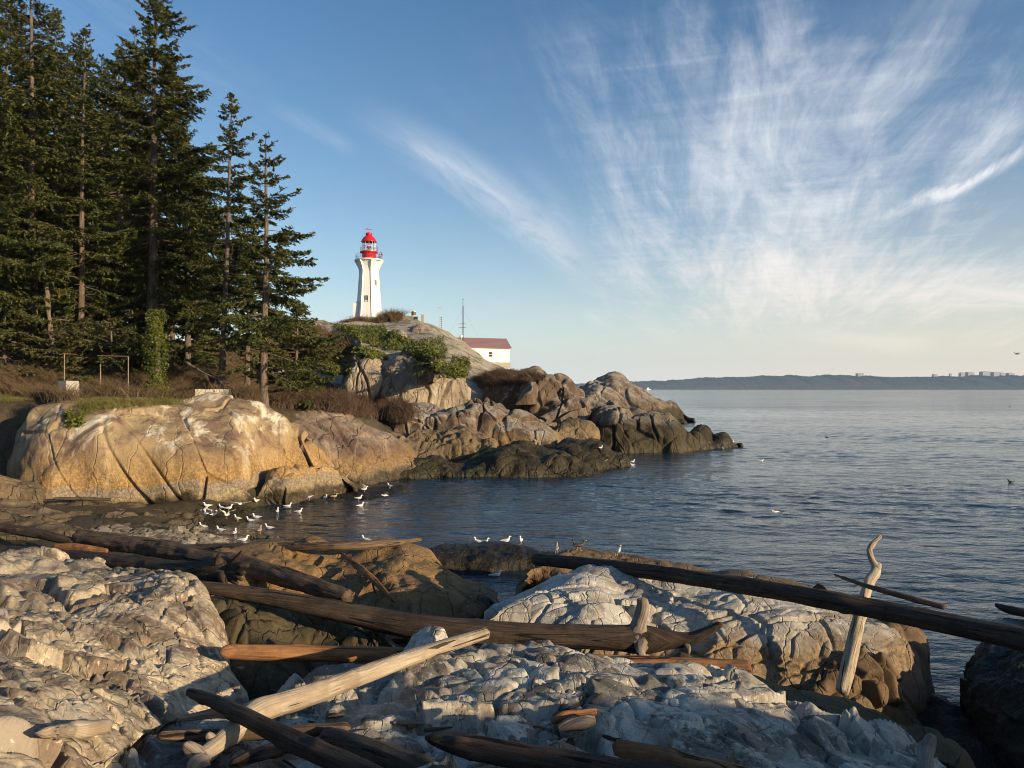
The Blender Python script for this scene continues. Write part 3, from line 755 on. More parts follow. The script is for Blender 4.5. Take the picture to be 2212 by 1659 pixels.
rock('black_boulder', 'larger black tidal boulder off the blunt block with a gull on top', 'mossy',
     [(1476, 952, 82.5), (1484, 932, 83), (1494, 924, 83.5), (1511, 920, 84), (1529, 924, 84), (1538, 938, 83.6), (1546, 962, 83)],
     [(1474, 972, -.1), (1510, 973, -.1), (1550, 971, -.1)], n=2.4, back=4, lump=(0.4, 2.4), blk=(B_FACE(0.2, 1.3),), res=3, seed=107)
rock('black_boulder', 'smaller black tidal boulder at the very end of the headland', 'mossy',
     [(1530, 960, 83), (1536, 943, 83.5), (1547, 937, 84), (1563, 935, 84), (1574, 942, 84), (1582, 955, 83.6), (1604, 961, 83)],
     [(1528, 970, -.1), (1560, 970, -.1), (1606, 967, -.1)], n=2.4, back=4, lump=(0.3, 2.4), blk=(B_FACE(0.2, 1.3),), res=3, seed=109)
rock('hollow_rock', 'ochre headland rock with a scooped hollow in front of the tall brown rock', 'rubble',
     [(1198, 935, 75), (1209, 917, 76.5), (1225, 906, 78), (1244, 903, 78.5), (1265, 908, 78.5), (1277, 917, 78), (1288, 932, 77.5), (1295, 950, 77)],
     [(1195, 972, 0, 73), (1230, 972, 0, 74), (1265, 970, 0, 74.5), (1300, 968, 0, 74)], n=2.3, back=4, lump=(0.5, 2.6), ridge=0.1, blk=(B_FACE(0.2, 1.4),), res=2.4, seed=113)
rock('weedy_rock', 'green-topped tidal rock beside the flying gull on the headland waterline', 'mossy',
     [(1185, 985, 64), (1205, 962, 65.5), (1225, 953, 66), (1251, 953, 66.5), (1277, 947, 67), (1301, 951, 67), (1316, 964, 66.6), (1335, 978, 66), (1350, 996, 65)],
     [(1185, 1020, 0), (1240, 1020, 0), (1300, 1017, 0), (1358, 1008, 0)], n=2.1, back=5, lump=(0.5, 2.6), ridge=0.1, blk=(B_FACE(-0.4, 1.4), B_SML(0, 3)), fine=((0.08, 0.5),), res=2.2, seed=127)
rock('round_knoll', 'small rounded bare knoll behind the reddish brush near the white shed', 'head',
     [(1115, 822, 118), (1122, 808, 119), (1134, 799, 120), (1148, 795, 120), (1163, 797, 120), (1178, 810, 119), (1188, 826, 118)],
     [(1112, 850, 6), (1150, 850, 6), (1190, 850, 5.6)], n=2.3, back=6, lump=(0.5, 3), blk=(B_FACE(0.2, 1.8),), res=3, seed=131)

# ------------------------------------------------------------------ the lighthouse hill
rock('hill', None, 'hill',
     [(250, 780, 95), (380, 742, 112), (480, 732, 118), (560, 720, 126), (640, 704, 134), (720, 696, 142), (770, 692, 147), (830, 691, 149), (880, 693, 149), (920, 700, 149), (960, 717, 150), (1000, 738, 152), (1030, 766, 153), (1060, 782, 152), (1110, 803, 150), (1150, 812, 148), (1190, 830, 145)],
     [(200, 855, 0, 80), (380, 858, 0, 75), (520, 862, 0, 72), (640, 868, 0, 76), (740, 872, 0, 87), (830, 876, 0, 90), (900, 870, 0, 92), (960, 860, 0, 94), (1030, 850, 0, 95), (1100, 838, 0, 106), (1190, 836, 0, 120)],
     bulge=1.2, back=30, lump=(0.9, 14), ridge=0.12, blk=((0.35, 0.7, 0.3, 0.06, (4, 5, 8), (0.2, 0.5, 0.2)),), fine=((0.12, 2.0),), res=1.6, seed=137, drop=3, kind='structure')
rock('cliff_face', 'sunlit vertical rock face with dark clefts beside the brown brush', 'cliff',
     [(742, 850, 84), (748, 800, 85.5), (757, 775, 87), (775, 766, 88), (800, 768, 88.5), (825, 780, 88.5), (836, 812, 88), (842, 850, 87)],
     [(738, 886, 0, 80), (770, 886, 0, 81), (800, 886, 0, 81.5), (844, 884, 0, 82)], n=3.0, back=7, lump=(0.6, 3), ridge=0.12, blk=((0.4, 0.7, 0.8, 0.14, (1.7, 1.8, 6), (0.1, 0.1, 0.2)),), fine=((0.1, 0.9),), res=2.4, seed=139)
rock('cliff_face', 'broad sunlit rock face with a dark cleft under the ivy slope', 'cliff',
     [(828, 850, 84), (834, 806, 86), (850, 775, 88), (868, 758, 90), (890, 756, 91), (920, 768, 91), (950, 785, 91), (985, 800, 90.5), (1005, 825, 90), (1015, 855, 89)],
     [(824, 892, 0, 79.5), (870, 894, 0, 80.5), (920, 892, 0, 82), (970, 886, 0, 84), (1020, 876, 0, 86)], n=2.7, back=9, lump=(0.7, 3.4), ridge=0.12, blk=((0.4, 0.7, 0.8, 0.14, (1.9, 2.0, 6), (0.1, -0.15, 0.2)), B_FACE(0.2, 1.6)), fine=((0.1, 0.9),), res=2.4, seed=149)
for i, (lab, cr, bs) in enumerate((
        ('grey boulder showing through the brush below the lighthouse', [(700, 745, 122), (712, 722, 126), (735, 712, 128), (760, 720, 128), (782, 735, 126)], [(695, 760, 11.5), (740, 762, 11.5), (785, 758, 11.5)]),
        ('rounded grey boulder among ivy on the lighthouse hill', [(842, 730, 128), (848, 716, 130), (862, 712, 131), (876, 720, 131), (882, 735, 130)], [(840, 742, 13.8), (862, 743, 13.8), (884, 742, 13.8)]),
        ('fractured boulder pile in the middle of the ivy slope', [(876, 768, 112), (884, 752, 114), (905, 752, 115), (925, 758, 115), (938, 772, 114), (944, 788, 113)], [(874, 790, 9.2), (910, 800, 8.6), (946, 800, 8.4)]),
        ('bare rock step at the top of the lighthouse hill', [(880, 722, 140), (890, 706, 142), (920, 708, 143), (945, 724, 143), (955, 740, 142)], [(880, 740, 14.5), (915, 745, 14.2), (958, 752, 13.8)]))):
    rock('hill_boulder', lab, 'cliff', cr, bs, n=2.4, back=5, lump=(0.4, 3), blk=((0.2, 0.4, 0.25, 0.08, (1.8, 1.8, 3), (0.1, 0.2, 0.2)),), fine=((0.1, 0.9),), res=3, seed=151 + i)
# ------------------------------------------------------------------ ground: one sheet from behind the camera out under the sea
GC = np.array([(( px - CX) / FPX * d, d, z) for px, d, z in (
    (1106, 1.5, 4.6), (-400, 2.5, 4.7), (2212, 2, 4.2), (1106, 4.6, 2.7), (300, 5, 3.1), (-200, 7, 3.4), (1700, 5, 2.3), (2212, 6, 1.0), (600, 8.5, 2.1), (600, 12, 1.3), (800, 14, .9), (1200, 12, .8),
    (1700, 11, .1), (1950, 12.5, -.7), (2150, 12, -.7), (2212, 9, .0), (900, 18, .1), (1080, 22, -.9), (600, 20, .7), (300, 16, 1.5), (100, 22, 1.0), (-200, 20, 1.8), (430, 30, .30), (300, 31, .6), (200, 33, .8), (0, 33, 1.0), (0, 40, 1.0),
    (-400, 36, 2.0), (480, 33.5, -.05), (500, 34.5, -.3), (520, 36, -.4), (540, 31, -.5), (600, 29, -.8), (480, 30, 0.0), (700, 40, -1), (1000, 30, -1.5), (1300, 24, -1.2), (1700, 20, -1.6), (2300, 16, -1.4), (1500, 40, -4), (2212, 40, -5), (1200, 50, -3), (1050, 47, -2), (1350, 62, -3), (1550, 62, -4), (1800, 70, -6), (1650, 88, -5), (1450, 74, -2.5), (1900, 110, -8), (1600, 150, -8), (3000, 30, -4),
    (700, 50, -.8), (860, 56, -.3), (300, 41, .2), (100, 42, .7), (400, 43, 1.0), (200, 46, 4.6), (400, 47.5, 5.2), (-150, 48, 5.4), (50, 50, 5.9), (200, 50, 6.1), (350, 50, 6.0), (470, 51, 5.6), (570, 52, 5.4), (300, 55, 7.0), (50, 55, 7.6), (480, 55, 6.0), (620, 60, 5.2),
    (700, 63, 4.9), (780, 68, 4.5), (860, 72, 4.2), (330, 62, 8.0), (180, 60, 8.2), (0, 62, 8.6), (-300, 60, 9), (445, 80, 9.5), (250, 80, 10), (0, 85, 12), (-400, 90, 14), (560, 80, 7.0), (560, 62, 5.6), (680, 80, 4.0),
    (900, 95, 2.5), (1000, 80, 2), (1100, 80, 1), (1100, 70, .6), (900, 68, .8), (1200, 100, 2), (1250, 110, 1), (1300, 140, -2), (1400, 120, -5), (1700, 120, -8), (2300, 120, -9), (700, 120, 5), (850, 145, 10), (500, 120, 6), (300, 130, 7), (1000, 150, 6), (1100, 150, 2), (600, 200, 6), (1000, 200, 0),
    (200, 230, 5), (1300, 260, -8), (2200, 300, -10), (-600, 200, 12))] +
    [(3, -3, 4.4), (-4, -3, 4.7), (0, -8, 5), (10, -6, 3.4), (16, -14, 4.0), (-10, -10, 6), (6, -16, 5.4), (0, -30, 7), (20, -30, 4), (-30, -30, 8), (-30, 0, 6), (40, -20, -2), (60, 0, -5), (30, 0, -2), (-60, 10, 9), (0, -100, 8), (-100, -60, 10), (100, -100, -6), (14, 2, -.8)])


def ground_z(x, y):
    x = np.atleast_1d(np.asarray(x, float))
    y = np.atleast_1d(np.asarray(y, float))
    r = np.hypot(x, y) + 3
    num = np.zeros(len(x))
    den = np.zeros(len(x))
    for (cx, cy, cz) in GC:
        s = 0.10 * math.hypot(cx, cy) + 0.5
        d2 = ((x - cx)**2 + (y - cy)**2) / s**2
        w = 1.0 / (d2 * d2 * np.sqrt(d2) + 0.02)
        num += w * cz
        den += w
    return num / den


az = np.concatenate((np.linspace(-180, -46, 40), np.linspace(-44, 44, 420), np.linspace(46, 180, 40)))
rr = np.concatenate(([0.3, 0.8], np.geomspace(1.5, 330, 420), np.geomspace(360, 3000, 10)))
A, R_ = np.meshgrid(np.radians(az), rr, indexing='ij')
X, Y = (R_ * np.sin(A)).ravel(), (R_ * np.cos(A)).ravel()
Z = ground_z(X, Y)
far = sstep(250, 700, np.hypot(X, Y))
Z = Z * (1 - far) - 12 * far
GV = np.stack((X, Y, Z), 1)
rd = np.hypot(X, Y)
GV[:, 2] += fbm(GV / 2.2, 4, 5) * 0.22 * sstep(2, 12, rd) + fbm(GV / 0.5, 3, 6) * 0.05
F1, F2, cid, vec, tl = worley(GV / np.array((0.28, 0.28, 0.28)), 8)
pm = sstep(26, 29, rd) * (1 - sstep(36, 40, rd)) * sstep(-22, -18, X) * (1 - sstep(-9, -8, X))
GV[:, 2] += pm * (0.10 * cid * sstep(0, 0.3, F2 - F1))
GF = grid_faces(len(az), len(rr))
solid(GV, GF)
tag(mesh_np('ground', GV, GF, M['soil']), None, None, None, 'structure')

BVH = BVHTree.FromPolygons([tuple(v) for v in np.concatenate(ROCKV).tolist()], [tuple(f) for f in np.concatenate(ROCKF).tolist()])
CAM = Vector((0, 0, HCAM))


def cast(px, py):
    """where the sight line through a point of the photograph meets the rocks or the ground"""
    v = Vector(P(px, py, 1.0)) - CAM
    h = BVH.ray_cast(CAM, v.normalized(), 400)
    return (h[0], h[1]) if h[0] is not None else (None, None)


def top_z(x, y, z0=60):
    h = BVH.ray_cast(Vector((x, y, z0)), Vector((0, 0, -1)), 200)
    return h[0].z if h[0] is not None else 0.0


# ------------------------------------------------------------------ sea
def sea():
    m, nt, bs = nodes('sea_water')
    t = NT(nt)
    bs.inputs['Base Color'].default_value = (0.006, 0.024, 0.042, 1)
    bs.inputs['Roughness'].default_value = 0.06
    bs.inputs['IOR'].default_value = 1.24
    pos = t.n('ShaderNodeNewGeometry').outputs['Position']
    w1 = t.noise(t.map(pos, (0, 0, 0.35), (0.35, 0.75, 1)), 1.0, 3.0, 0.5, 0.4)
    w2 = t.noise(t.map(pos, (0, 0, -0.25), (1.1, 2.3, 1)), 1.0, 4.0, 0.55, 0.6)
    w3 = t.noise(t.map(pos, (0, 0, 0.15), (4.5, 7.5, 1)), 1.0, 3.0, 0.6, 0.3)
    w0 = t.noise(t.map(pos, (0, 0, 0.2), (0.06, 0.13, 1)), 1.0, 3.0, 0.5)
    gust = t.sm(t.noise(t.map(pos, (0, 0, 0.1), (0.012, 0.03, 1)), 1.0, 5.0, 0.6, 0.5), 0.35, 0.7)
    h = t.math('ADD', t.math('MULTIPLY', w1, 0.55), t.math('MULTIPLY', w2, 0.26))
    h = t.math('ADD', h, t.math('MULTIPLY', w3, 0.055))
    h = t.math('ADD', h, t.math('MULTIPLY', w0, 1.5))
    st = t.math('ADD', 0.3, t.math('MULTIPLY', gust, 0.4))
    b = t.n('ShaderNodeBump')
    t.link(h, b.inputs['Height'])
    t.link(st, b.inputs['Strength'])
    b.inputs['Distance'].default_value = 0.5
    t.link(b.outputs[0], bs.inputs['Normal'])
    az_ = np.radians(np.concatenate((np.linspace(-180, -48, 24)[:-1], np.linspace(-47, 47, 640), np.linspace(48, 180, 24)[1:])))
    r2 = np.concatenate((np.geomspace(1.0, 9, 24)[:-1], np.geomspace(9, 280, 760), np.geomspace(290, 9000, 40)))
    A_, R2 = np.meshgrid(az_, r2, indexing='ij')
    V = np.stack(((R2 * np.sin(A_)).ravel(), (R2 * np.cos(A_)).ravel(), np.zeros(A_.size)), 1)
    p = V * np.array((1, 1, 0))
    c_, s_ = math.cos(0.25), math.sin(0.25)
    p = np.stack((p[:, 0] * c_ - p[:, 1] * s_, p[:, 0] * s_ + p[:, 1] * c_, p[:, 2]), 1)
    amp = (0.45 + 0.55 * sstep(-0.2, 0.3, fbm(p / np.array((45, 18, 1)), 2, 71))) * (0.5 + 0.5 * sstep(18, 60, R2.ravel()))
    h = 0.14 * fbm(p / np.array((4.2, 1.9, 1)), 2, 61) + 0.095 * fbm(p / np.array((1.5, 0.8, 1)) + 3, 2, 63) + 0.034 * fbm(p / np.array((0.5, 0.32, 1)), 2, 65) * (R2.ravel() < 60)
    V[:, 2] = h * amp * (1 - sstep(200, 280, R2.ravel()))
    tag(mesh_np('sea', V, grid_faces(len(az_), len(r2)), m), None, None, None, 'structure')


sea()

# ------------------------------------------------------------------ camera, sun, sky
cam = bpy.data.cameras.new('camera')
cam.sensor_width = 36
cam.lens = FPX / 2212 * 36
cam.shift_y = 10.5 / 2212
cam.clip_end = 40000
cam.clip_start = 0.1
co = bpy.data.objects.new('camera', cam)
co.location = (0, 0, HCAM)
co.rotation_euler = (math.pi / 2, 0, 0)
COL.objects.link(co)
scene.camera = co

SUN_EL, SUN_AZ = math.radians(13.0), math.radians(57)     # azimuth: to the right of straight behind the camera
sd = Vector((math.sin(SUN_AZ) * math.cos(SUN_EL), -math.cos(SUN_AZ) * math.cos(SUN_EL), math.sin(SUN_EL)))
sun = bpy.data.lights.new('sun', 'SUN')
sun.energy = 5.0
sun.angle = math.radians(0.55)
sun.color = (1.0, 0.79, 0.52)
so = bpy.data.objects.new('sun', sun)
so.rotation_euler = sd.to_track_quat('Z', 'Y').to_euler()
so.location = (20, -30, 30)
COL.objects.link(so)

W = bpy.data.worlds.new('World')
scene.world = W
W.use_nodes = True
t = NT(W.node_tree)
bg = W.node_tree.nodes['Background']
sky = t.n('ShaderNodeTexSky', sky_type='NISHITA')
sky.sun_disc = False
sky.sun_elevation = SUN_EL
sky.sun_rotation = math.atan2(sd.x, sd.y)
sky.air_density = 1.0
sky.dust_density = 0.6
sky.ozone_density = 2.0
SKYK = 0.105
bg.inputs['Strength'].default_value = SKYK


def cirrus():
    d = t.n('ShaderNodeTexCoord').outputs['Generated']
    s = t.n('ShaderNodeSeparateXYZ')
    t.link(d, s.inputs[0])
    x, y, z = s.outputs
    front = t.sm(y, 0.05, 0.3)
    ys = t.math('MAXIMUM', y, 0.05)
    u, v = t.math('DIVIDE', x, ys), t.math('DIVIDE', z, ys)                # bearings, as tangents
    zs = t.math('MAXIMUM', t.math('ADD', z, 0.06), 0.03)
    pv = t.n('ShaderNodeCombineXYZ')                                         # the layer of cirrus, far overhead
    t.link(t.math('DIVIDE', x, zs), pv.inputs[0])
    t.link(t.math('DIVIDE', y, zs), pv.inputs[1])
    pl = pv.outputs[0]
    rot = t.map(pl, (0, 0, math.radians(19)), (1, 1, 1))
    fib = t.noise(t.map(rot, (0, 0, 0), (1.7, 0.26, 1)), 1.0, 12.0, 0.64, 0.8)
    fib2 = t.noise(t.map(rot, (0, 0, 0.22), (5.0, 0.9, 1)), 1.3, 12.0, 0.7, 0.9)
    big = t.noise(t.map(rot, (0, 0, 0), (0.55, 0.16, 1), (3.3, 1.2, 0)), 1.0, 3.0, 0.5, 0.4)
    rip = t.noise(t.map(rot, (0, 0, 0.3), (1.0, 5.0, 1)), 1.6, 6.0, 0.6, 0.6)

    def blob(cu, cv, ru, rv, k):
        a = t.math('DIVIDE', t.math('SUBTRACT', u, cu), ru)
        b = t.math('DIVIDE', t.math('SUBTRACT', v, cv), rv)
        return t.math('MULTIPLY', t.math('POWER', 2.718, t.math('MULTIPLY', t.math('ADD', t.math('MULTIPLY', a, a), t.math('MULTIPLY', b, b)), -1.0)), k)

    def U(px):
        return (px - CX) / FPX

    def Vv(py):
        return (HY - py) / FPX
    cover = 0.0
    for px, py, rx, ry, k in ((1640, 450, 330, 190, 0.30), (1740, 620, 330, 110, 0.35), (1400, 120, 480, 260, 0.33), (2170, 650, 330, 120, 0.50), (2080, 220, 420, 280, 0.30), (1430, 500, 240, 220, 0.22), (1700, 300, 460, 300, 0.16), (1050, 420, 330, 200, 0.05)):
        b = blob(U(px), Vv(py), rx / FPX, ry / FPX, k)
        cover = t.math('ADD', cover, b)
    cover = t.math('ADD', cover, t.math('MULTIPLY', t.math('SUBTRACT', big, 0.5), 0.9))
    cover = t.math('MULTIPLY', cover, front)
    tex = t.math('ADD', t.math('MULTIPLY', t.math('SUBTRACT', fib, 0.5), 2.0), t.math('MULTIPLY', t.math('SUBTRACT', fib2, 0.5), 1.0))
    tex = t.math('ADD', tex, t.math('MULTIPLY', t.math('SUBTRACT', rip, 0.5), 0.4))
    c = t.math('ADD', t.math('MULTIPLY', cover, 0.95), t.math('MULTIPLY', tex, 0.78))
    dens = t.math('MULTIPLY', t.sm(c, 0.13, 1.12), t.sm(cover, -0.05, 0.42))

    def streak(x0, y0, x1, y1, bend, wd, k):
        """a long single cloud band from one bearing to another"""
        ax, ay, bx, by = U(x0), Vv(y0), U(x1), Vv(y1)
        L = math.hypot(bx - ax, by - ay)
        ex, ey = (bx - ax) / L, (by - ay) / L
        wu = t.math('ADD', u, t.math('MULTIPLY', t.math('SUBTRACT', fib2, 0.5), 0.05))
        wv = t.math('ADD', v, t.math('MULTIPLY', t.math('SUBTRACT', fib, 0.5), 0.05))
        ru, rv = t.math('SUBTRACT', wu, ax), t.math('SUBTRACT', wv, ay)
        al = t.math('DIVIDE', t.math('ADD', t.math('MULTIPLY', ru, ex), t.math('MULTIPLY', rv, ey)), L)
        ac = t.math('SUBTRACT', t.math('MULTIPLY', rv, ex), t.math('MULTIPLY', ru, ey))
        bow = t.math('MULTIPLY', t.math('MULTIPLY', al, t.math('SUBTRACT', 1.0, al)), bend * 4)
        ac = t.math('ABSOLUTE', t.math('SUBTRACT', ac, bow))
        f = t.math('MULTIPLY', t.sm(al, -0.05, 0.5), t.math('SUBTRACT', 1.0, t.sm(al, 0.75, 1.05)))
        g = t.math('SUBTRACT', 1.0, t.sm(ac, 0.0, wd))
        return t.math('MULTIPLY', t.math('MULTIPLY', t.math('MULTIPLY', f, g), t.math('ADD', 0.12, t.math('MULTIPLY', t.sm(t.math('ADD', t.math('MULTIPLY', fib2, 0.6), t.math('MULTIPLY', fib, 0.4)), 0.36, 0.62), 1.0))), t.math('MULTIPLY', front, k))
    for a in ((1760, 510, 2290, 275, -0.02, 0.016, 1.0), (740, 220, 1310, 620, 0.02, 0.045, 0.36), (780, 255, 1180, 500, 0.012, 0.022, 0.46), (1280, 210, 1415, 470, 0.02, 0.014, 0.38), (560, 210, 780, 330, 0.0, 0.02, 0.13), (1080, 330, 1290, 620, 0.02, 0.03, 0.16), (1600, 150, 2250, -60, 0, 0.05, 0.15)):
        dens = t.math('MAXIMUM', dens, streak(*a))
    uv = t.n('ShaderNodeCombineXYZ')
    t.link(u, uv.inputs[0])
    t.link(v, uv.inputs[1])
    lay = t.noise(t.map(uv.outputs[0], (0, 0, 0.06), (2.6, 15, 1), (1.3, 0.4, 0)), 1.0, 8.0, 0.6, 0.5)       # low banks near the horizon
    lm = t.math('MULTIPLY', t.math('MULTIPLY', t.sm(u, 0.25, 0.62), t.sm(v, 0.02, 0.06)), t.math('SUBTRACT', 1.0, t.sm(v, 0.13, 0.21)))
    dens = t.math('MAXIMUM', dens, t.math('MULTIPLY', t.math('MULTIPLY', t.sm(lay, 0.42, 0.72), t.math('MULTIPLY', lm, front)), 0.85))
    dens = t.math('MULTIPLY', dens, t.sm(z, 0.0, 0.07))
    dens = t.math('MINIMUM', dens, 0.9)
    low = t.math('SUBTRACT', 1.0, t.sm(v, 0.02, 0.30))
    ccol = t.mix(low, (0.76, 0.77, 0.80), (0.90, 0.78, 0.66))
    cs = t.n('ShaderNodeVectorMath', operation='SCALE')
    t.link(ccol, cs.inputs[0])
    cs.inputs['Scale'].default_value = 0.85 / SKYK
    hs = t.n('ShaderNodeHueSaturation')
    hs.inputs['Saturation'].default_value = 1.24
    hs.inputs['Hue'].default_value = 0.503
    t.link(sky.outputs[0], hs.inputs['Color'])
    hz = t.math('POWER', 2.718, t.math('MULTIPLY', t.math('ABSOLUTE', z), -9.0))       # dusty pale air towards the horizon
    hc = t.n('ShaderNodeVectorMath', operation='SCALE')
    t.link(t.mix(t.sm(u, -0.2, 0.7), (0.56, 0.60, 0.64), (0.80, 0.68, 0.58)), hc.inputs[0])
    hc.inputs['Scale'].default_value = 0.98 / SKYK
    skc = t.mix(t.math('MULTIPLY', hz, 0.92), hs.outputs[0], hc.outputs[0])
    c = t.mix(dens, skc, cs.outputs[0])
    return c


t.link(cirrus(), bg.inputs['Color'])

vs = scene.view_settings
vs.view_transform = 'Standard'
vs.look = 'None'
vs.gamma = 1.0
vs.use_curve_mapping = False
vs.exposure = 0.55

scene.cycles.filter_width = 1.0
scene.cycles.denoising_prefilter = 'ACCURATE'
# ------------------------------------------------------------------ materials of built things
m, nt, bs = nodes('white_paint')
t = NT(nt)
pos = t.n('ShaderNodeNewGeometry').outputs['Position']
f = t.noise(t.map(pos, (0, 0, 0), (2.2, 2.2, 0.22)), 1.0, 6.0, 0.65, 0.3)
t.link(t.mix(t.sm(f, 0.52, 0.75), (0.78, 0.77, 0.735), (0.58, 0.53, 0.45)), bs.inputs['Base Color'])
bs.inputs['Roughness'].default_value = 0.6
M['wpaint'] = m
M['red'] = plain('red_paint', (0.52, 0.016, 0.025), 0.32, var=0.12, scale=1.0)
M['dkred'] = plain('dark_red_paint', (0.30, 0.01, 0.02), 0.4)
M['concrete'] = plain('concrete', (0.34, 0.31, 0.26), 0.9, var=0.25, scale=2.0)
M['dkmetal'] = plain('dark_metal', (0.10, 0.10, 0.11), 0.5, 0.5)
M['ltmetal'] = plain('grey_metal', (0.42, 0.43, 0.44), 0.45, 0.4)
M['rust'] = plain('rusty_pipe', (0.16, 0.085, 0.05), 0.8, var=0.5, scale=4)
M['cream'] = plain('cream_pipe', (0.26, 0.205, 0.14), 0.7, var=0.2)
M['shutter'] = plain('grey_shutter', (0.16, 0.165, 0.15), 0.6)
M['brass'] = plain('brass', (0.35, 0.26, 0.12), 0.35, 0.8)
m, nt, bs = nodes('lantern_glass')
bs.inputs['Base Color'].default_value = (0.92, 0.95, 0.96, 1)
bs.inputs['Roughness'].default_value = 0.03
bs.inputs['IOR'].default_value = 1.1
bs.inputs['Transmission Weight'].default_value = 1.0
M['glass'] = m
m, nt, bs = nodes('window_glass')
bs.inputs['Base Color'].default_value = (0.03, 0.035, 0.04, 1)
bs.inputs['Roughness'].default_value = 0.08
M['pane'] = m

# ------------------------------------------------------------------ the lighthouse
LD = 150.0
U1 = LD / FPX                                           # metres to a point of the photograph at the tower
Lb = P(797, 687, LD)
LH = empty('lighthouse', Lb, 0, 'white six-sided concrete lighthouse with red lantern house and dome on the rocky hill', 'lighthouse')


def hexsec(rc, rr, w, z, a0):
    """six flat faces with a rib at every corner"""
    out = []
    for k in range(6):
        a = a0 + k * math.pi / 3
        c, s = math.cos(a), math.sin(a)
        for (r, o) in ((rc, -w), (rr, -w * 0.8), (rr, w * 0.8), (rc, w)):
            out.append((c * r - s * o, s * r + c * o, z))
    return out


zs = [-2.0, 0, 2, 4, 6, 8, 9.3, 9.9, 10.3, 10.7, 11.0, 11.25, 11.42]
a0 = math.radians(-3)
rings = []
for z in zs:
    k = min(max(z, 0) / 9.3, 1)
    rc, rr = 2.42 + (1.72 - 2.42) * k, 2.62 + (1.95 - 2.62) * k
    f = max(0, (z - 9.3) / 2.12)
    rr += 0.98 * f**1.5
    rc += 0.80 * f**2.4
    rings.append(hexsec(rc, rr, 0.27 + 0.16 * f, z, a0))
V = np.array(rings).reshape(-1, 3)
mesh_np('tower', V, [tube_faces(len(zs), 24)], M['wpaint'], LH, smooth=False)
MB().lathe([(0.1, 11.40), (2.80, 11.42), (2.86, 11.5), (2.86, 11.62), (2.78, 11.68), (0.1, 11.68)], 48).build('gallery', M['wpaint'], LH)
MB().lathe([(1.36, 11.66), (1.36, 13.0), (1.40, 13.02), (1.40, 13.12), (1.36, 13.14)], 40).build('lantern_house', M['red'], LH, True)
mb = MB().lathe([(1.3, 13.0), (1.76, 13.16), (1.80, 13.2), (1.80, 13.32), (1.74, 13.36), (1.2, 13.36)], 40)
for k in range(16):
    a = k * math.pi / 8
    mb.box((1.58 * math.cos(a), 1.58 * math.sin(a), 13.1), (0.42, 0.07, 0.12), a)
mb.build('lantern_balcony', M['red'], LH)
g = MB().lathe([(1.26, 13.36), (1.26, 15.3)], 12, rot=0.2).build('lantern_window', M['glass'], LH)
mb = MB()
for k in range(12):
    a = k * math.pi / 6 + 0.2
    mb.box((1.29 * math.cos(a), 1.29 * math.sin(a), 14.33), (0.06, 0.06, 1.96), a)
mb.lathe([(1.24, 13.36), (1.33, 13.36), (1.33, 13.5), (1.24, 13.5)], 24)
mb.lathe([(1.25, 14.3), (1.32, 14.3), (1.32, 14.36), (1.25, 14.36)], 24)
mb.build('mullion', M['wpaint'], g)
mb = MB().lathe([(0.02, 13.36), (0.28, 13.36), (0.28, 13.9), (0.16, 13.95), (0.30, 14.05), (0.36, 14.3), (0.30, 14.6), (0.02, 14.72)], 20)
mb.build('lamp', M['brass'], LH, True)
MB().lathe([(1.15, 15.28), (1.52, 15.26), (1.58, 15.30), (1.56, 15.40), (1.46, 15.52), (1.34, 15.82), (1.12, 16.15), (0.82, 16.42), (0.62, 16.56), (0.58, 16.6), (0.58, 16.7), (0.66, 16.72), (0.66, 17.05), (0.60, 17.12), (0.3, 17.2), (0.02, 17.22)], 40).build('dome', M['red'], LH, True)
mb = MB().tube([(0, 0, 17.2), (0, 0, 18.2)], 0.035, 6)
mb.tube([(-0.55, 0, 17.92), (0.5, 0, 17.8)], 0.04, 6)
mb.box((-0.42, 0, 17.93), (0.45, 0.05, 0.22))
mb.box((0.45, 0, 17.82), (0.16, 0.05, 0.16))
mb.build('weather_vane', M['red'], LH)


def rail(mb, r, z0, h, n, a_from=0, a_to=2 * math.pi, bars=2):
    aa = np.linspace(a_from, a_to, 40)
    for b in range(bars):
        zz = z0 + h * (b + 1) / bars
        mb.tube(np.stack((r * np.cos(aa), r * np.sin(aa), np.full(40, zz)), 1), 0.022, 5)
    for a in np.linspace(a_from, a_to, n):
        mb.tube([(r * math.cos(a), r * math.sin(a), z0), (r * math.cos(a), r * math.sin(a), z0 + h)], 0.024, 5)


mb = MB()
rail(mb, 2.62, 11.68, 0.95, 22)
mb.build('gallery_railing', M['dkmetal'], LH)
mb = MB()
rail(mb, 1.72, 13.36, 0.95, 16)
mb.build('balcony_railing', M['dkred'], LH)
mb = MB().tube([(2.2, -0.7, 11.7), (2.2, -0.7, 12.5), (2.35, -0.75, 13.0), (2.55, -0.8, 13.15), (2.75, -0.85, 13.0)], 0.05, 6)
mb.lathe([(0.03, 12.95), (0.10, 12.88), (0.16, 12.7), (0.28, 12.52), (0.02, 12.52)], 14, (2.75, -0.85, 0))
mb.tube([(2.1, -0.68, 11.7), (2.42, -0.76, 12.3)], 0.09, 6)
mb.build('fog_bell', M['red'], LH)
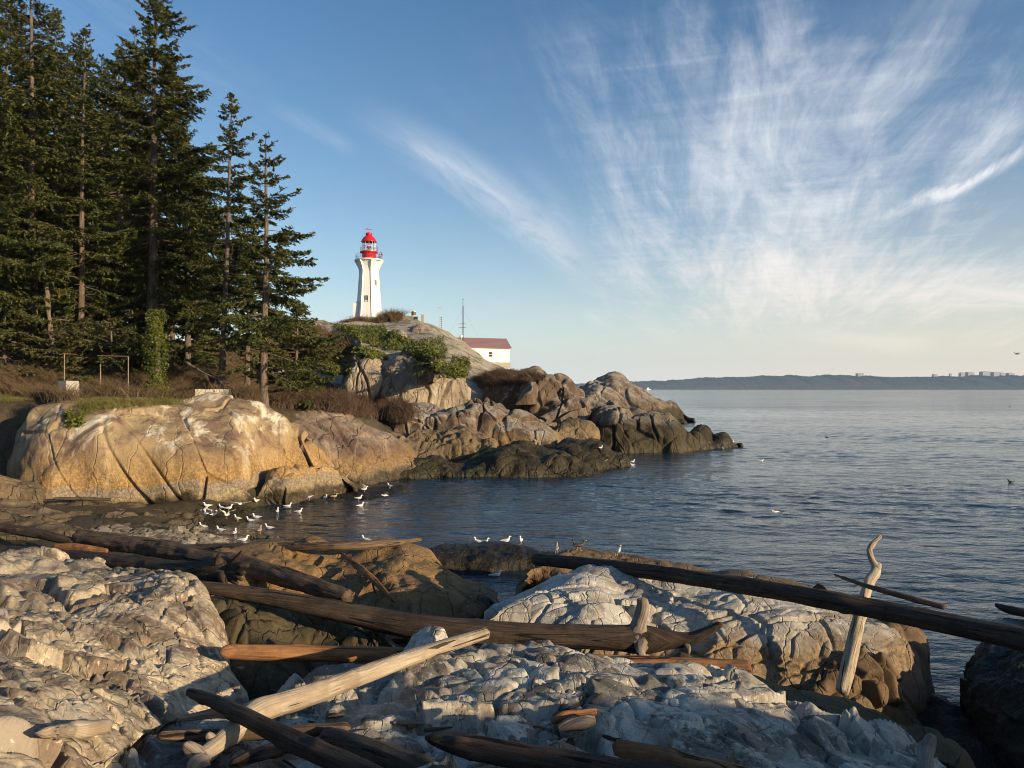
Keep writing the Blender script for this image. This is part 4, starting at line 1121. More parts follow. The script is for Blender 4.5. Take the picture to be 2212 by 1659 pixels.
# window openings on two faces
for (ang, z0, hh, ww) in ((-93, 3.65, 1.25, 0.62), (-33, 6.8, 1.3, 0.42)):
    a = math.radians(ang)
    k = z0 / 9.3
    ap = (2.42 + (1.72 - 2.42) * k) * math.cos(math.pi / 6) + 0.135
    c, s = math.cos(a), math.sin(a)
    fr = MB()
    for (o, dz, w, h) in ((-ww / 2, 0, 0.08, hh + 0.1), (ww / 2, 0, 0.08, hh + 0.1), (0, -hh / 2, ww, 0.08), (0, hh / 2, ww, 0.08)):
        fr.box((c * (ap - 0.02) - s * o, s * (ap - 0.02) + c * o, z0 + dz), (0.2, w, h), a)
    f = fr.build('window', M['shutter'], LH)
    MB().box((c * (ap - 0.03), s * (ap - 0.03), z0), (0.10, ww - 0.06, hh - 0.06), a).build('pane', M['shutter'], f)
# small porch leaning on the shaded side
mb = MB().box((-2.35, -0.9, 0.8), (1.15, 1.1, 4.0))
mb.box((-2.1, -0.9, 2.95), (0.75, 1.05, 0.5), 0, 0.6)
mb.build('porch', M['wpaint'], LH)
mb = MB()
fz = 0.25
for k in range(6):
    mb.tube([(-5.3 + k * 0.55, 1.2, -0.8), (-5.3 + k * 0.55, 1.2, 0.30 + 0.04 * k)], 0.03, 5)
mb.tube([(-5.35, 1.2, 0.28), (-2.5, 1.2, 0.5)], 0.03, 5)
mb.tube([(-5.35, 1.2, -0.15), (-2.5, 1.2, 0.05)], 0.03, 5)
tag(mb.build('railing', M['ltmetal'], None, loc=None), 'low grey pipe railing at the foot of the lighthouse', 'railing').location = Vector(Lb)

# ------------------------------------------------------------------ shed behind the hill
SD = 168.0
us = SD / FPX
corner = P(1101, 783, SD)
yaw = math.radians(20)
SH = empty('shed', (corner[0], corner[1], corner[2]), yaw, 'low white shed with mauve gable roof behind the rocky hill', 'shed')
Ls, Wd, He, Hr = 14.0, 6.4, 3.25, 5.45
mb = MB().box((-Ls / 2, Wd / 2, He / 2 - 1.2), (Ls, Wd, He + 2.4))
mb.add([(-Ls, 0, He), (-Ls, Wd, He), (-Ls, Wd / 2, Hr - 0.1), (0, 0, He), (0, Wd, He), (0, Wd / 2, Hr - 0.1)], [(0, 1, 2), (3, 5, 4)])
for k in range(9):
    mb.box((-Ls / 2, -0.012, 0.3 + k * 0.34), (Ls - 0.02, 0.02, 0.30))
mb.build('wall', M['wpaint'], SH)
mb = MB()
for sgn in (0, 1):
    y0, y1 = (-0.4, Wd / 2) if sgn == 0 else (Wd + 0.4, Wd / 2)
    z0, z1 = He - 0.12, Hr
    V = [(-Ls - 0.3, y0, z0), (0.35, y0, z0), (0.35, y1, z1), (-Ls - 0.3, y1, z1)]
    V += [(x, y, z + 0.14) for x, y, z in V]
    mb.add(V, [(3, 2, 1, 0), (4, 5, 6, 7), (0, 1, 5, 4), (1, 2, 6, 5), (2, 3, 7, 6), (3, 0, 4, 7)])
    if sgn == 0:
        for k in range(8):
            f = (k + 0.5) / 8
            mb.box((-Ls / 2, y0 + (y1 - y0) * f, z0 + (z1 - z0) * f + 0.15), (Ls + 0.6, 0.06, 0.05))
M['mauve'] = plain('mauve_roofing', (0.21, 0.125, 0.135), 0.7, var=0.1, scale=1.5)
mb.build('roof', M['mauve'], SH)
fr = MB()
for (o, dz, w, h) in ((-0.5, 0, 0.12, 1.24), (0.5, 0, 0.12, 1.24), (0, -0.58, 1.0, 0.12), (0, 0.58, 1.0, 0.12), (0, 0.02, 0.92, 0.09)):
    fr.box((-4.55 + o, -0.03, 1.75 + dz), (w, 0.08, h))
f = fr.build('window', M['wpaint'], SH)
MB().box((-4.55, -0.02, 1.75), (0.9, 0.05, 1.1)).build('pane', M['pane'], f)
for xx in (-2.75, -0.12):
    MB().box((xx, -0.03, He / 2 - 0.4), (0.15, 0.07, He + 0.7)).build('downpipe', M['ltmetal'], SH)
MB().box((-Ls / 2, -0.1, -0.55), (Ls + 0.2, 0.3, 1.1)).build('foundation', M['concrete'], SH)

# ------------------------------------------------------------------ masts and small things on the hill
md = 156.0
mp = P(1000, 736, md)
um = md / FPX
MA = empty('radio_mast', mp, 0, 'tall thin lattice radio mast with two crossbars beside the mauve-roofed shed', 'mast')
H = 91 * um
mb = MB()
for (x, y) in ((-0.16, 0), (0.16, 0), (0, 0.26)):
    mb.tube([(x, y, -0.5), (x, y, H * 0.83)], 0.035, 5)
for k in range(22):
    z = k * H * 0.83 / 22
    mb.tube([(-0.16, 0, z), (0.16, 0, z)], 0.022, 4)
    mb.tube([(-0.16, 0, z), (0, 0.26, z + 0.15)], 0.016, 4)
mb.build('lattice', M['dkmetal'], MA)
mb = MB().tube([(0, 0.1, H * 0.8), (0, 0.1, H)], 0.04, 5)
mb.tube([(-0.3, 0.1, H * 0.90), (0.05, 0.1, H * 0.90)], 0.035, 4)
mb.tube([(-0.12, 0.1, H * 0.985), (0.16, 0.1, H * 0.985)], 0.05, 4)
mb.build('aerial', M['dkmetal'], MA)
for zz in (0.40, 0.31):
    MB().tube([(-0.85, 0, H * zz), (0.72, 0, H * zz)], 0.04, 4).build('crossbar', M['dkmetal'], MA)
for (x, y) in ((-4.5, 1), (4.2, 0.5)):
    MB().tube([(0, 0, H * 0.75), (x, y, -1.0)], 0.010, 3).build('guy_wire', M['dkmetal'], MA)
mp = P(949, 712, md)
H = 47 * um
MA = empty('weather_mast', mp, 0, 'shorter instrument mast with rungs and wind cups on the hill shoulder', 'mast')
MB().tube([(0, 0, -0.4), (0, 0, H)], 0.055, 6).build('pole', M['ltmetal'], MA)
mb = MB().tube([(0.42, 0, -0.4), (0.42, 0, H * 0.58)], 0.03, 5)
for k in range(7):
    mb.tube([(0, 0, 0.1 + k * H * 0.09), (0.5, 0, 0.1 + k * H * 0.09)], 0.03, 4)
    mb.box((0.5, 0, 0.1 + k * H * 0.09), (0.14, 0.1, 0.10))
mb.build('rung', M['dkmetal'], MA)
mb = MB().tube([(-0.28, 0, H), (0.2, 0, H)], 0.03, 4)
mb.lathe([(0.01, H - 0.08), (0.09, H), (0.01, H + 0.1)], 8, (-0.28, 0, 0))
mb.lathe([(0.01, H - 0.06), (0.07, H), (0.01, H + 0.08)], 8, (0.2, 0, 0))
mb.build('wind_cup', M['dkmetal'], MA)
mp = P(996, 733, 154)
MA = empty('radome', mp, 0, 'small white ball-shaped radome on a post beside the radio mast', 'radome')
mb = MB().lathe([(0.34 * math.sin(a), 0.62 - 0.34 * math.cos(a)) for a in np.linspace(0.02, math.pi - 0.02, 12)], 18)
mb.build('dome', M['wpaint'], MA, True)
MB().tube([(0, 0, -0.6), (0, 0, 0.3)], 0.07, 8).build('post', M['ltmetal'], MA)
mp = P(893.5, 692, 150)
MA = empty('beacon_stand', mp, 0, 'small drum beacon, white and red, on a thin legged stand on the hilltop', 'beacon')
for sx in (-1, 1):
    for sy in (-1, 1):
        MB().tube([(sx * 0.36, sy * 0.3, -0.6), (sx * 0.34, sy * 0.28, 0.95)], 0.035, 5).build('leg', M['ltmetal'], MA)
MB().lathe([(0.02, 0.92), (0.42, 0.92), (0.44, 0.98), (0.40, 1.05), (0.40, 1.75), (0.44, 1.82), (0.30, 1.9), (0.02, 1.92)], 16).build('drum', M['wpaint'], MA)
MB().lathe([(0.43, 1.0), (0.45, 1.0), (0.45, 1.7), (0.43, 1.7)], 16).box((0, -0.42, 1.4), (0.16, 0.06, 0.8)).build('band', M['rust'], MA)
mp = P(912.5, 700, 149)
mb = MB().box((0, 0, 0.7), (0.55, 0.55, 2.2)).box((0, 0, 1.84), (0.62, 0.62, 0.10)).box((0, 0, -0.3), (0.8, 0.8, 0.5))
o = tag(mb.build('pillar', M['concrete']), 'square grey concrete pillar standing alone on the hilltop', 'pillar')
o.location = Vector(mp)
mb = MB()
for k in range(9):
    mb.box((k * 0.42 - 1.4, 0.02 * (k % 3), 0.3 + 0.05 * ((k * 7) % 3) - k * 0.045), (0.40, 0.5, 1.2))
o = tag(mb.build('stone_wall', M['cream']), 'low pale stone wall on the hilltop beside the bare bush', 'wall')
o.location = Vector(P(879, 691, 150))

# ------------------------------------------------------------------ among the trees: old pipe frame, block, stone footing
dq = 50.5
FR = empty('pipe_frame', P(139, 832, dq), 0, 'old rusty pipe frame with pale posts in the brown brush', 'frame')
ud = dq / FPX
o0 = P(139, 832, dq)
for (x, yt, yb) in ((139, 763, 838), (217, 778, 836), (277, 769, 834)):
    a, b = P(x, yt, dq) - o0, P(x, yb, dq) - o0
    MB().tube([b, a], 0.028, 8).build('post', M['cream'], FR)
mb = MB().tube([P(128, 766, dq) - o0, P(139, 763.5, dq) - o0, P(166, 766, dq) - o0], 0.035, 6)
mb.build('rail', M['rust'], FR)
MB().tube([P(210, 768, dq) - o0, P(278, 770, dq) - o0], 0.035, 6).build('rail', M['rust'], FR)
mb = MB().box((0, 0, 0.20), (0.85, 0.8, 0.9)).box((0, 0, 0.66), (0.80, 0.75, 0.06))
o = tag(mb.build('concrete_block', M['concrete']), 'square grey concrete block at the edge of the mossy golden dome', 'block')
o.location = Vector(P(148, 847, 45.6))
o.rotation_euler = (0, 0, -0.5)
mb = MB()
r2 = random.Random(5)
for row in range(4):
    x = -1.05
    while x < 1.0:
        w = r2.uniform(0.14, 0.3)
        mb.box((x + w / 2, r2.uniform(-0.03, 0.03), -0.12 + row * 0.2 + r2.uniform(-0.02, 0.02)), (w - 0.03, 0.42, 0.18), r2.uniform(-0.04, 0.04), 0.9)
        x += w
mb.box((0, 0.05, 0.15), (2.05, 0.36, 0.84))
M['footing'] = plain('stone_footing', (0.58, 0.52, 0.38), 0.9, var=0.35, scale=5)
o = tag(mb.build('stone_wall', M['footing']), 'short pale rubble-stone wall between the golden dome and the trees', 'wall')
o.location = Vector(P(459, 860, 47.9))
o.rotation_euler = (0, 0, 0.1)
# ------------------------------------------------------------------ vegetation materials
def leafmat(name, cols, rough=0.7, trans=0.0):
    m, nt, bs = nodes(name)
    t = NT(nt)
    a = t.n('ShaderNodeAttribute', attribute_name='rnd')
    pos = t.n('ShaderNodeNewGeometry').outputs['Position']
    f = t.math('ADD', t.math('MULTIPLY', a.outputs['Fac'], 0.65), t.math('MULTIPLY', t.sm(t.noise(pos, 0.7, 3.0), 0.3, 0.7), 0.35))
    c = t.ramp(f, [(i / (len(cols) - 1), k) for i, k in enumerate(cols)])
    t.link(c, bs.inputs['Base Color'])
    bs.inputs['Roughness'].default_value = rough
    bs.inputs['Specular IOR Level'].default_value = 0.25
    if trans:
        out = [n for n in nt.nodes if n.type == 'OUTPUT_MATERIAL'][0]
        tr = t.n('ShaderNodeBsdfTranslucent')
        t.link(c, tr.inputs['Color'])
        mx = t.n('ShaderNodeMixShader')
        mx.inputs[0].default_value = trans
        t.link(bs.outputs[0], mx.inputs[1])
        t.link(tr.outputs[0], mx.inputs[2])
        t.link(mx.outputs[0], out.inputs['Surface'])
    return m


M['needle'] = leafmat('fir_needles', [(0.024, 0.036, 0.011), (0.055, 0.068, 0.018), (0.098, 0.104, 0.028), (0.155, 0.142, 0.045)], 0.65, 0.12)
M['needle2'] = leafmat('fir_needles_olive', [(0.04, 0.046, 0.016), (0.07, 0.073, 0.025), (0.10, 0.095, 0.034), (0.13, 0.11, 0.045)], 0.65, 0.12)
M['ivy'] = leafmat('ivy_leaves', [(0.04, 0.052, 0.011), (0.095, 0.11, 0.02), (0.16, 0.165, 0.03)], 0.5, 0.1)
M['ivyy'] = leafmat('yellow_ivy_leaves', [(0.045, 0.065, 0.010), (0.10, 0.12, 0.017), (0.18, 0.18, 0.03)], 0.5, 0.2)
M['brush'] = leafmat('dry_brush', [(0.05, 0.034, 0.018), (0.115, 0.078, 0.042), (0.21, 0.15, 0.085)], 0.85)
M['brush2'] = leafmat('red_brush', [(0.045, 0.03, 0.02), (0.10, 0.064, 0.042), (0.17, 0.115, 0.075)], 0.85)
M['grass'] = leafmat('grass_blades', [(0.08, 0.085, 0.018), (0.15, 0.145, 0.035), (0.26, 0.20, 0.085)], 0.7, 0.1)
m, nt, bs = nodes('bark')
t = NT(nt)
pos = t.n('ShaderNodeNewGeometry').outputs['Position']
bk = t.noise(t.map(pos, (0, 0, 0), (9, 9, 1.4)), 1.0, 6.0, 0.65, 0.4)
c = t.ramp(bk, [(0.3, (0.04, 0.03, 0.022)), (0.5, (0.115, 0.083, 0.06)), (0.7, (0.20, 0.15, 0.108))])
t.link(c, bs.inputs['Base Color'])
bs.inputs['Roughness'].default_value = 0.9
t.link(t.bump(bk, 1.0, 0.08), bs.inputs['Normal'])
M['bark'] = m
m, nt, bs = nodes('dead_wood_grey')
t = NT(nt)
pos = t.n('ShaderNodeNewGeometry').outputs['Position']
bk = t.noise(t.map(pos, (0, 0, 0), (7, 7, 0.9)), 1.0, 6.0, 0.65, 0.5)
t.link(t.ramp(bk, [(0.3, (0.05, 0.038, 0.03)), (0.5, (0.13, 0.10, 0.076)), (0.7, (0.21, 0.165, 0.13))]), bs.inputs['Base Color'])
bs.inputs['Roughness'].default_value = 0.9
t.link(t.bump(bk, 1.0, 0.06), bs.inputs['Normal'])
M['snag'] = m


def rhombs(C, A, N, L, Wd):
    """one lozenge per row: centre, long axis, face normal, half length, half width"""
    A = A / (np.linalg.norm(A, axis=1)[:, None] + 1e-9)
    B = np.cross(A, N)
    B /= np.linalg.norm(B, axis=1)[:, None] + 1e-9
    L, Wd = L[:, None], Wd[:, None]
    V = np.stack((C - A * L, C + B * Wd - A * L * 0.1, C + A * L, C - B * Wd - A * L * 0.1), 1).reshape(-1, 3)
    F = np.arange(len(V)).reshape(-1, 4)
    return V, F


def ribbons(P3, w, n=3):
    """P3 (k, m, 3) polylines as three-sided thin sticks; w (k,) or (k,m) radius"""
    k, m_, _ = P3.shape
    w = np.broadcast_to(np.asarray(w, float).reshape(k, -1), (k, m_))
    t_ = np.gradient(P3, axis=1)
    t_ /= np.linalg.norm(t_, axis=2)[:, :, None] + 1e-9
    ref = np.where(np.abs(t_[:, :, 2:3]) < 0.9, np.array((0, 0, 1.0)), np.array((1.0, 0, 0)))
    a = np.cross(t_, ref)
    a /= np.linalg.norm(a, axis=2)[:, :, None] + 1e-9
    b = np.cross(a, t_)
    an = np.arange(n) / n * 2 * math.pi
    V = P3[:, :, None, :] + (a[:, :, None, :] * np.cos(an)[None, None, :, None] + b[:, :, None, :] * np.sin(an)[None, None, :, None]) * w[:, :, None, None]
    f = tube_faces(m_, n)
    F = (f[None] + (np.arange(k) * m_ * n)[:, None, None]).reshape(-1, 4)
    return V.reshape(-1, 3), F


def crown_mesh(H, h0, R, r, per_m=6.0, asym=(0, 0), dens=1.0, top_sharp=1.0, sz=1.0, dead=0.0, gap=0.25, droop=0.18, wood_r=0.035, thin=0.75):
    """boughs and needle sprays of a fir, base of the trunk at the origin"""
    nb = int((H - h0) * per_m * 1.55)
    t_ = np.sort(r.random(nb))
    # boughs come in tiers
    tier = np.round(t_ * (H - h0) / 0.9) * 0.9 / (H - h0)
    t_ = np.clip(t_ * 0.7 + tier * 0.3 + r.normal(0, 0.004, nb), 0, 0.995)
    azm = np.arange(nb) * 2.39996 + r.normal(0, 0.5, nb)
    keep = ~((np.abs((azm + math.pi / 2 + math.pi) % (2 * math.pi) - math.pi) < 0.75) & (r.random(nb) < thin) & (t_ < 0.8))
    t_, azm = t_[keep], azm[keep]
    nb = len(t_)
    prof = np.minimum(1, (1 - t_) ** 0.8 * 1.18 * top_sharp + 0.035) * np.minimum(1, 0.6 + t_ * 2.2)
    L = R * prof * r.uniform(0.6, 1.25, nb)
    L *= np.where(r.random(nb) < gap, r.uniform(0.3, 0.7, nb), 1)
    L *= 1 + asym[1] * np.cos(azm - asym[0])
    hz = h0 + t_ * (H - h0)
    e0 = np.radians(-14 + 52 * t_ ** 1.3 + r.normal(0, 7, nb))
    m_ = 9
    v = np.linspace(0, 1, m_)[None, :]
    rad = L[:, None] * v * np.cos(e0)[:, None]
    zz = L[:, None] * (v * np.sin(e0)[:, None] - droop * v**2 + 0.16 * v**4)
    bend = azm[:, None] + r.normal(0, 0.22, nb)[:, None] * v**1.5
    BP = np.stack((rad * np.cos(bend), rad * np.sin(bend), hz[:, None] + zz), 2)
    WV, WF = ribbons(BP, np.maximum(0.012, wood_r * (L / max(R, .1))[:, None] * (1.15 - v)), 3)
    # side twigs
    npb = np.maximum(5, (L / 0.085 * dens).astype(int))
    own = np.repeat(np.arange(nb), npb)
    k = len(own)
    vv = 0.16 + 0.84 * r.random(k) ** 0.8
    side = np.where(r.random(k) < 0.5, 1, -1)
    fi = vv * (m_ - 1)
    j = np.clip(fi.astype(int), 0, m_ - 2)
    w = (fi - j)[:, None]
    O = BP[own, j] * (1 - w) + BP[own, j + 1] * w
    out = BP[own, j + 1] - BP[own, j]
    out /= np.linalg.norm(out, axis=1)[:, None] + 1e-9
    lat = np.cross(out, np.array((0, 0, 1.0)))
    ang = np.radians(r.uniform(28, 75, k))
    D = out * np.cos(ang)[:, None] + lat * (side * np.sin(ang))[:, None]
    D[:, 2] -= r.uniform(0.0, 0.38, k)
    D[:, 2] += r.normal(0, 0.12, k)
    D /= np.linalg.norm(D, axis=1)[:, None]
    Lt = np.minimum(L[own] * 0.42, 0.16 + L[own] * 0.30 * (1.12 - vv)) * r.uniform(0.6, 1.2, k)
    # the needle sprays on the twigs
    ns = np.maximum(3, (Lt / 0.05).astype(int))
    tw = np.repeat(np.arange(k), ns)
    q = len(tw)
    s = r.random(q) ** 0.85
    Cn = O[tw] + D[tw] * (Lt[tw] * s)[:, None]
    Cn[:, 2] -= 0.10 * (Lt[tw] * s) ** 2
    Cn += r.normal(0, 0.035, (q, 3))
    An = D[tw] + r.normal(0, 0.42, (q, 3))
    Nn = np.array((0, 0, 1.0)) + r.normal(0, 0.55, (q, 3))
    V, F = rhombs(Cn, An, Nn, r.uniform(0.075, 0.20, q) * sz, r.uniform(0.028, 0.062, q) * sz)
    rn = np.repeat(np.clip(0.5 * r.random(q) + 0.5 * r.random(k)[tw], 0, 1), 4)
    allV = np.concatenate((WV, V))
    allF = np.concatenate((WF, F + len(WV)))
    mi = np.concatenate((np.zeros(len(WF), int), np.ones(len(F), int)))
    return allV, allF, mi, np.concatenate((np.zeros(len(WV)), rn))


def trunk_mesh(H, r0, lean, r, top_r=0.02, bend=0.15):
    n = 26
    z = np.linspace(-0.8, H, n)
    f = np.clip(z / H, 0, 1)
    pts = np.stack((lean * f + bend * np.sin(f * 5 + r.random() * 6) * f * (1 - f) * 2, bend * np.sin(f * 4 + r.random() * 6) * f * (1 - f) * 2, z), 1)
    rad = top_r + (r0 - top_r) * (1 - f) ** 0.85 + 0.35 * r0 * np.exp(-np.maximum(z, 0) / 0.5)
    V, off = tube_rings(pts, rad, 12, True)
    V += off * (fbm(V * np.array((3, 3, 0.7)), 3, 3) * r0 * 0.18)[:, None]
    return V, tube_faces(n, 12), pts


def tree(label, px, pyb, d, pyt, rpx, crown_from=0.2, r0px=9, lean_px=0, seed=1, name='fir_tree', cat='fir tree', mat='needle', group=None, dead_n=14, zbase=None, **kw):
    r = np.random.default_rng(seed)
    x = (px - CX) / FPX * d
    z0 = top_z(x, d) if zbase is None else zbase
    ztop = HCAM - (pyt - HY) / FPX * d
    H = ztop - z0
    R = rpx * d / FPX * 1.12
    T = empty(name, (x, d, z0), 0, label, cat, group)
    V, F, pts = trunk_mesh(H, r0px * d / FPX, lean_px * d / FPX, r)
    tk = mesh_np('trunk', V, F, M['bark'], T)
    CV, CF, mi, rn = crown_mesh(H, H * crown_from, R, r, **kw)
    # follow the trunk's lean
    f = np.clip(CV[:, 2] / H, 0, 1)
    CV[:, 0] += np.interp(f, np.clip(pts[:, 2] / H, 0, 1), pts[:, 0])
    CV[:, 1] += np.interp(f, np.clip(pts[:, 2] / H, 0, 1), pts[:, 1])
    mesh_np('crown', CV, CF, [M['bark'], M[mat]], T, False, mi, rnd=rn)
    if dead_n:                                              # bare dead limbs low on the trunk
        v = np.linspace(0, 1, 6)[None, :]
        hz = H * r.uniform(0.06, crown_from + 0.3, dead_n)
        az_ = r.uniform(0, 6.28, dead_n)[:, None] + r.normal(0, 0.2, (dead_n, 1)) * v
        L = R * r.uniform(0.25, 0.8, dead_n)[:, None]
        BP = np.stack((L * v * np.cos(az_), L * v * np.sin(az_), hz[:, None] + L * (r.uniform(-0.35, 0.15, (dead_n, 1)) * v - 0.12 * v**2)), 2)
        BP[:, :, 0] += np.interp(hz / H, np.clip(pts[:, 2] / H, 0, 1), pts[:, 0])[:, None]
        wv, wf = ribbons(BP, 0.045 * (1.15 - v) * np.ones((dead_n, 1)), 4)
        for i in range(dead_n):
            mesh_np('dead_limb', wv[i * 24:(i + 1) * 24], wf[:20], M['snag'], T)
    return T


GT = 'tall firs on the shore west of the lighthouse'
tree('tall fir with long straight trunk, top beyond the upper edge, behind the broken snag', 74, 802, 57, -150, 130, 0.16, 10, -10, 1, group=GT, per_m=6.5, gap=0.2)
tree('slender fir with thin pale trunk between the two tallest firs', 172, 795, 58.5, 52, 95, 0.14, 7.5, 14, 2, group=GT, per_m=6, gap=0.25)
tree('broad dark fir, widest of the stand, thick trunk showing in its middle', 325, 800, 61, -45, 165, 0.20, 12, 14, 3, group=GT, per_m=6.5, gap=0.25, asym=(0.0, 0.12), sz=1.1)
tree('narrow fir with spire top, second tree inland from the lighthouse side', 478, 834, 55, 200, 112, 0.18, 7.5, 24, 4, group=GT, per_m=5.8, gap=0.32, asym=(0.4, 0.1))
tree('open-branched fir standing closest to the lighthouse', 570, 872, 51.5, 294, 122, 0.13, 9, 4, 5, group=GT, per_m=6.8, gap=0.28, thin=0.4, asym=(-0.2, 0.16), top_sharp=0.98, dens=1.0)
tree('fir cut off by the picture edge beside the tallest trunk', -50, 810, 54, -130, 150, 0.10, 10, 0, 6, group=GT, per_m=6)
GB = 'darker firs filling the wood behind'
tree('shaded fir trunk deep in the wood behind the thick-trunked fir', 262, 785, 70, 95, 110, 0.25, 10, -6, 7, group=GB)
tree('distant fir on the slope with bare lower trunk and sky behind it', 446, 736, 80, 385, 75, 0.34, 7, -8, 8, group=GB, per_m=5)
tree('fir behind the slender pale-trunked fir', 120, 780, 74, 20, 120, 0.16, 8, 0, 9, group=GB)
tree('fir behind the tallest trunk', 15, 790, 73, -40, 130, 0.12, 8, 0, 10, group=GB)
tree('fir filling the gap between the broad dark fir and the spire-topped fir', 405, 790, 67, 300, 100, 0.2, 7, 0, 11, group=GB, per_m=6)
tree('fir behind the slender fir and the broad one', 220, 775, 78, 120, 120, 0.15, 8, 0, 12, group=GB)
tree('low fir behind the open-branched fir and the spire', 535, 800, 70, 470, 90, 0.25, 6, 0, 13, group=GB, per_m=6)
tree('fir behind the broad dark fir', 370, 770, 82, 180, 120, 0.15, 8, 0, 14, group=GB)
tree('shadowy fir far back behind the tallest trunk', 45, 780, 84, 10, 130, 0.06, 8, 0, 61, group=GB, thin=0)
tree('shadowy fir far back behind the slender fir', 165, 775, 86, 70, 130, 0.06, 8, 0, 62, group=GB, thin=0)
tree('shadowy fir far back behind the ivy-wrapped stump', 290, 770, 86, 60, 125, 0.06, 8, 0, 63, group=GB, thin=0)
tree('bushy low fir sprawling at the foot of the open-branched fir', 640, 868, 56, 655, 95, 0.04, 5, 0, 15, name='young_fir', cat='fir tree', per_m=14, top_sharp=1.3, dead_n=4)
tree('small dark fir against the broad sunlit cliff', 940, 885, 78, 770, 62, 0.02, 4, 0, 16, name='young_fir', cat='fir tree', per_m=14, top_sharp=1.1, dead_n=6)
tree('low olive fir bough thicket in front of the shaded trunk', 240, 822, 55, 690, 140, 0.02, 4, 0, 17, name='young_fir', cat='fir tree', mat='needle2', per_m=12, top_sharp=1.3, dead_n=10)
tree('small fir thicket behind the old pipe frame', 110, 825, 56.5, 690, 130, 0.03, 4, 0, 18, name='young_fir', cat='fir tree', mat='needle2', per_m=11, top_sharp=1.3, dead_n=12)
tree('sparse young fir by the far picture edge under the big trees', 10, 830, 54, 640, 110, 0.03, 4, 0, 19, name='young_fir', cat='fir tree', mat='needle2', per_m=9, top_sharp=1.2, dead_n=14)

for i, (px, pyb, dd, pyt, rr) in enumerate(((60, 815, 64, 560, 85), (150, 812, 66, 590, 80), (215, 806, 65, 560, 80), (285, 806, 67, 600, 85), (365, 800, 68, 590, 80), (425, 790, 72, 610, 70))):
    tree(['low fir between the tallest trunk and the snag', 'low fir behind the pipe frame rail', 'low fir under the slender fir', 'low fir beside the ivy-wrapped stump', 'low fir under the broad dark fir', 'low fir on the slope under the spire-topped fir'][i], px, pyb, dd, pyt, rr, 0.03, 4, 0, 50 + i, name='young_fir', cat='fir tree', per_m=9, top_sharp=1.25, dead_n=6, group='undergrowth firs in the wood')
# broken snag
d = 55.5
b0 = P(125, 832, d)
SN = empty('dead_snag', (b0[0], b0[1], top_z(b0[0], b0[1])), 0, 'leaning grey dead trunk with broken top beside the pipe frame', 'dead tree')
pp = catmull([P(127, 850, d), P(122, 800, d), P(110, 720, d), P(100, 620, d), P(90, 540, d), P(85, 500, d)], 40)
rr_ = np.interp(np.linspace(0, 1, 40), [0, .1, .5, .9, 1], [0.34, 0.22, 0.17, 0.125, 0.07])
V, off = tube_rings(pp, rr_, 14, True)
V += off * (fbm(V * np.array((2.5, 2.5, 0.8)), 4, 9) * 0.14)[:, None]
mesh_np('trunk', V, tube_faces(40, 14), M['snag'], SN, loc=SN.location)
mb = MB()
for a, b, c, w in (((86, 505), (78, 496), (83, 490), 0.07), ((100, 610), (120, 604), (140, 608), 0.06), ((108, 700), (125, 690), (150, 692), 0.06), ((96, 570), (84, 560), (78, 540), 0.05), ((118, 760), (98, 740), (70, 745), 0.05)):
    MB().tube([P(*a, d), P(*b, d), P(*c, d)], [w * 1.4, w, w * 0.4], 6).build('limb', M['snag'], SN, True, loc=SN.location)

# fallen branch in the brush, and the tree limbs leaning over
mb = MB()
mb.tube(catmull([P(398, 780, 51), P(440, 805, 51), P(480, 822, 50.5), P(520, 838, 50)], 12), np.linspace(0.06, 0.02, 12), 6)
mb.tube(catmull([P(442, 806, 51), P(455, 826, 50.6), P(470, 836, 50.3)], 8), np.linspace(0.04, 0.015, 8), 5)
tag(mb.build('fallen_branch', M['snag'], None, True), 'bare pale branch slanting through the brush beside the spire-topped fir', 'branch')


# ------------------------------------------------------------------ brush, ivy, grass
def inpoly(px, py, poly):
    c = False
    n = len(poly)
    for i in range(n):
        (x1, y1), (x2, y2) = poly[i], poly[i - 1]
        if (y1 > py) != (y2 > py) and px < (x2 - x1) * (py - y1) / (y2 - y1) + x1:
            c = not c
    return c


def scatter(poly, n, r):
    xs, ys = [p[0] for p in poly], [p[1] for p in poly]
    out, nr = [], []
    while len(out) < n:
        a, b = r.uniform(min(xs), max(xs)), r.uniform(min(ys), max(ys))
        n -= 0.02
        if inpoly(a, b, poly):
            h, nn = cast(a, b)
            if h is not None:
                out.append(h[:])
                nr.append(nn[:] if nn.z >= 0 else (-nn)[:])
    return np.array(out), np.array(nr)


def brush(name, label, poly, n, h, mat, seed, strands=11, spread=0.7, w=0.016, kind='stuff', pts=None, cat=None):
    r = np.random.default_rng(seed)
    spread *= 1.5
    Q, Nn = scatter(poly, n, r) if pts is None else (pts, None)
    k = len(Q) * strands
    O = np.repeat(Q, strands, 0) + np.concatenate((r.normal(0, 0.25, (k, 2)), np.full((k, 1), -0.05)), 1)
    hh = h * r.uniform(0.45, 1.15, k)
    az_ = r.uniform(0, 6.28, k)
    sp = r.uniform(0.1, spread, k) * hh
    v = np.linspace(0, 1, 5)[None, :]
    az2 = az_[:, None] + r.normal(0, 0.7, k)[:, None] * v
    P3 = np.stack((O[:, 0:1] + sp[:, None] * v**1.4 * np.cos(az2), O[:, 1:2] + sp[:, None] * v**1.4 * np.sin(az2), O[:, 2:3] + hh[:, None] * (v - 0.35 * v**3 * r.uniform(0, 1.6, (k, 1)))), 2)
    V, F = ribbons(P3, w * (1.1 - 0.8 * v) * np.ones((k, 1)), 3)
    rn = np.repeat(np.clip(0.5 * np.repeat(r.random(len(Q)), strands) + 0.5 * r.random(k), 0, 1), 15)
    o = mesh_np(name, V, F, M[mat], None, False, rnd=rn)
    return tag(o, label, cat, None, kind)


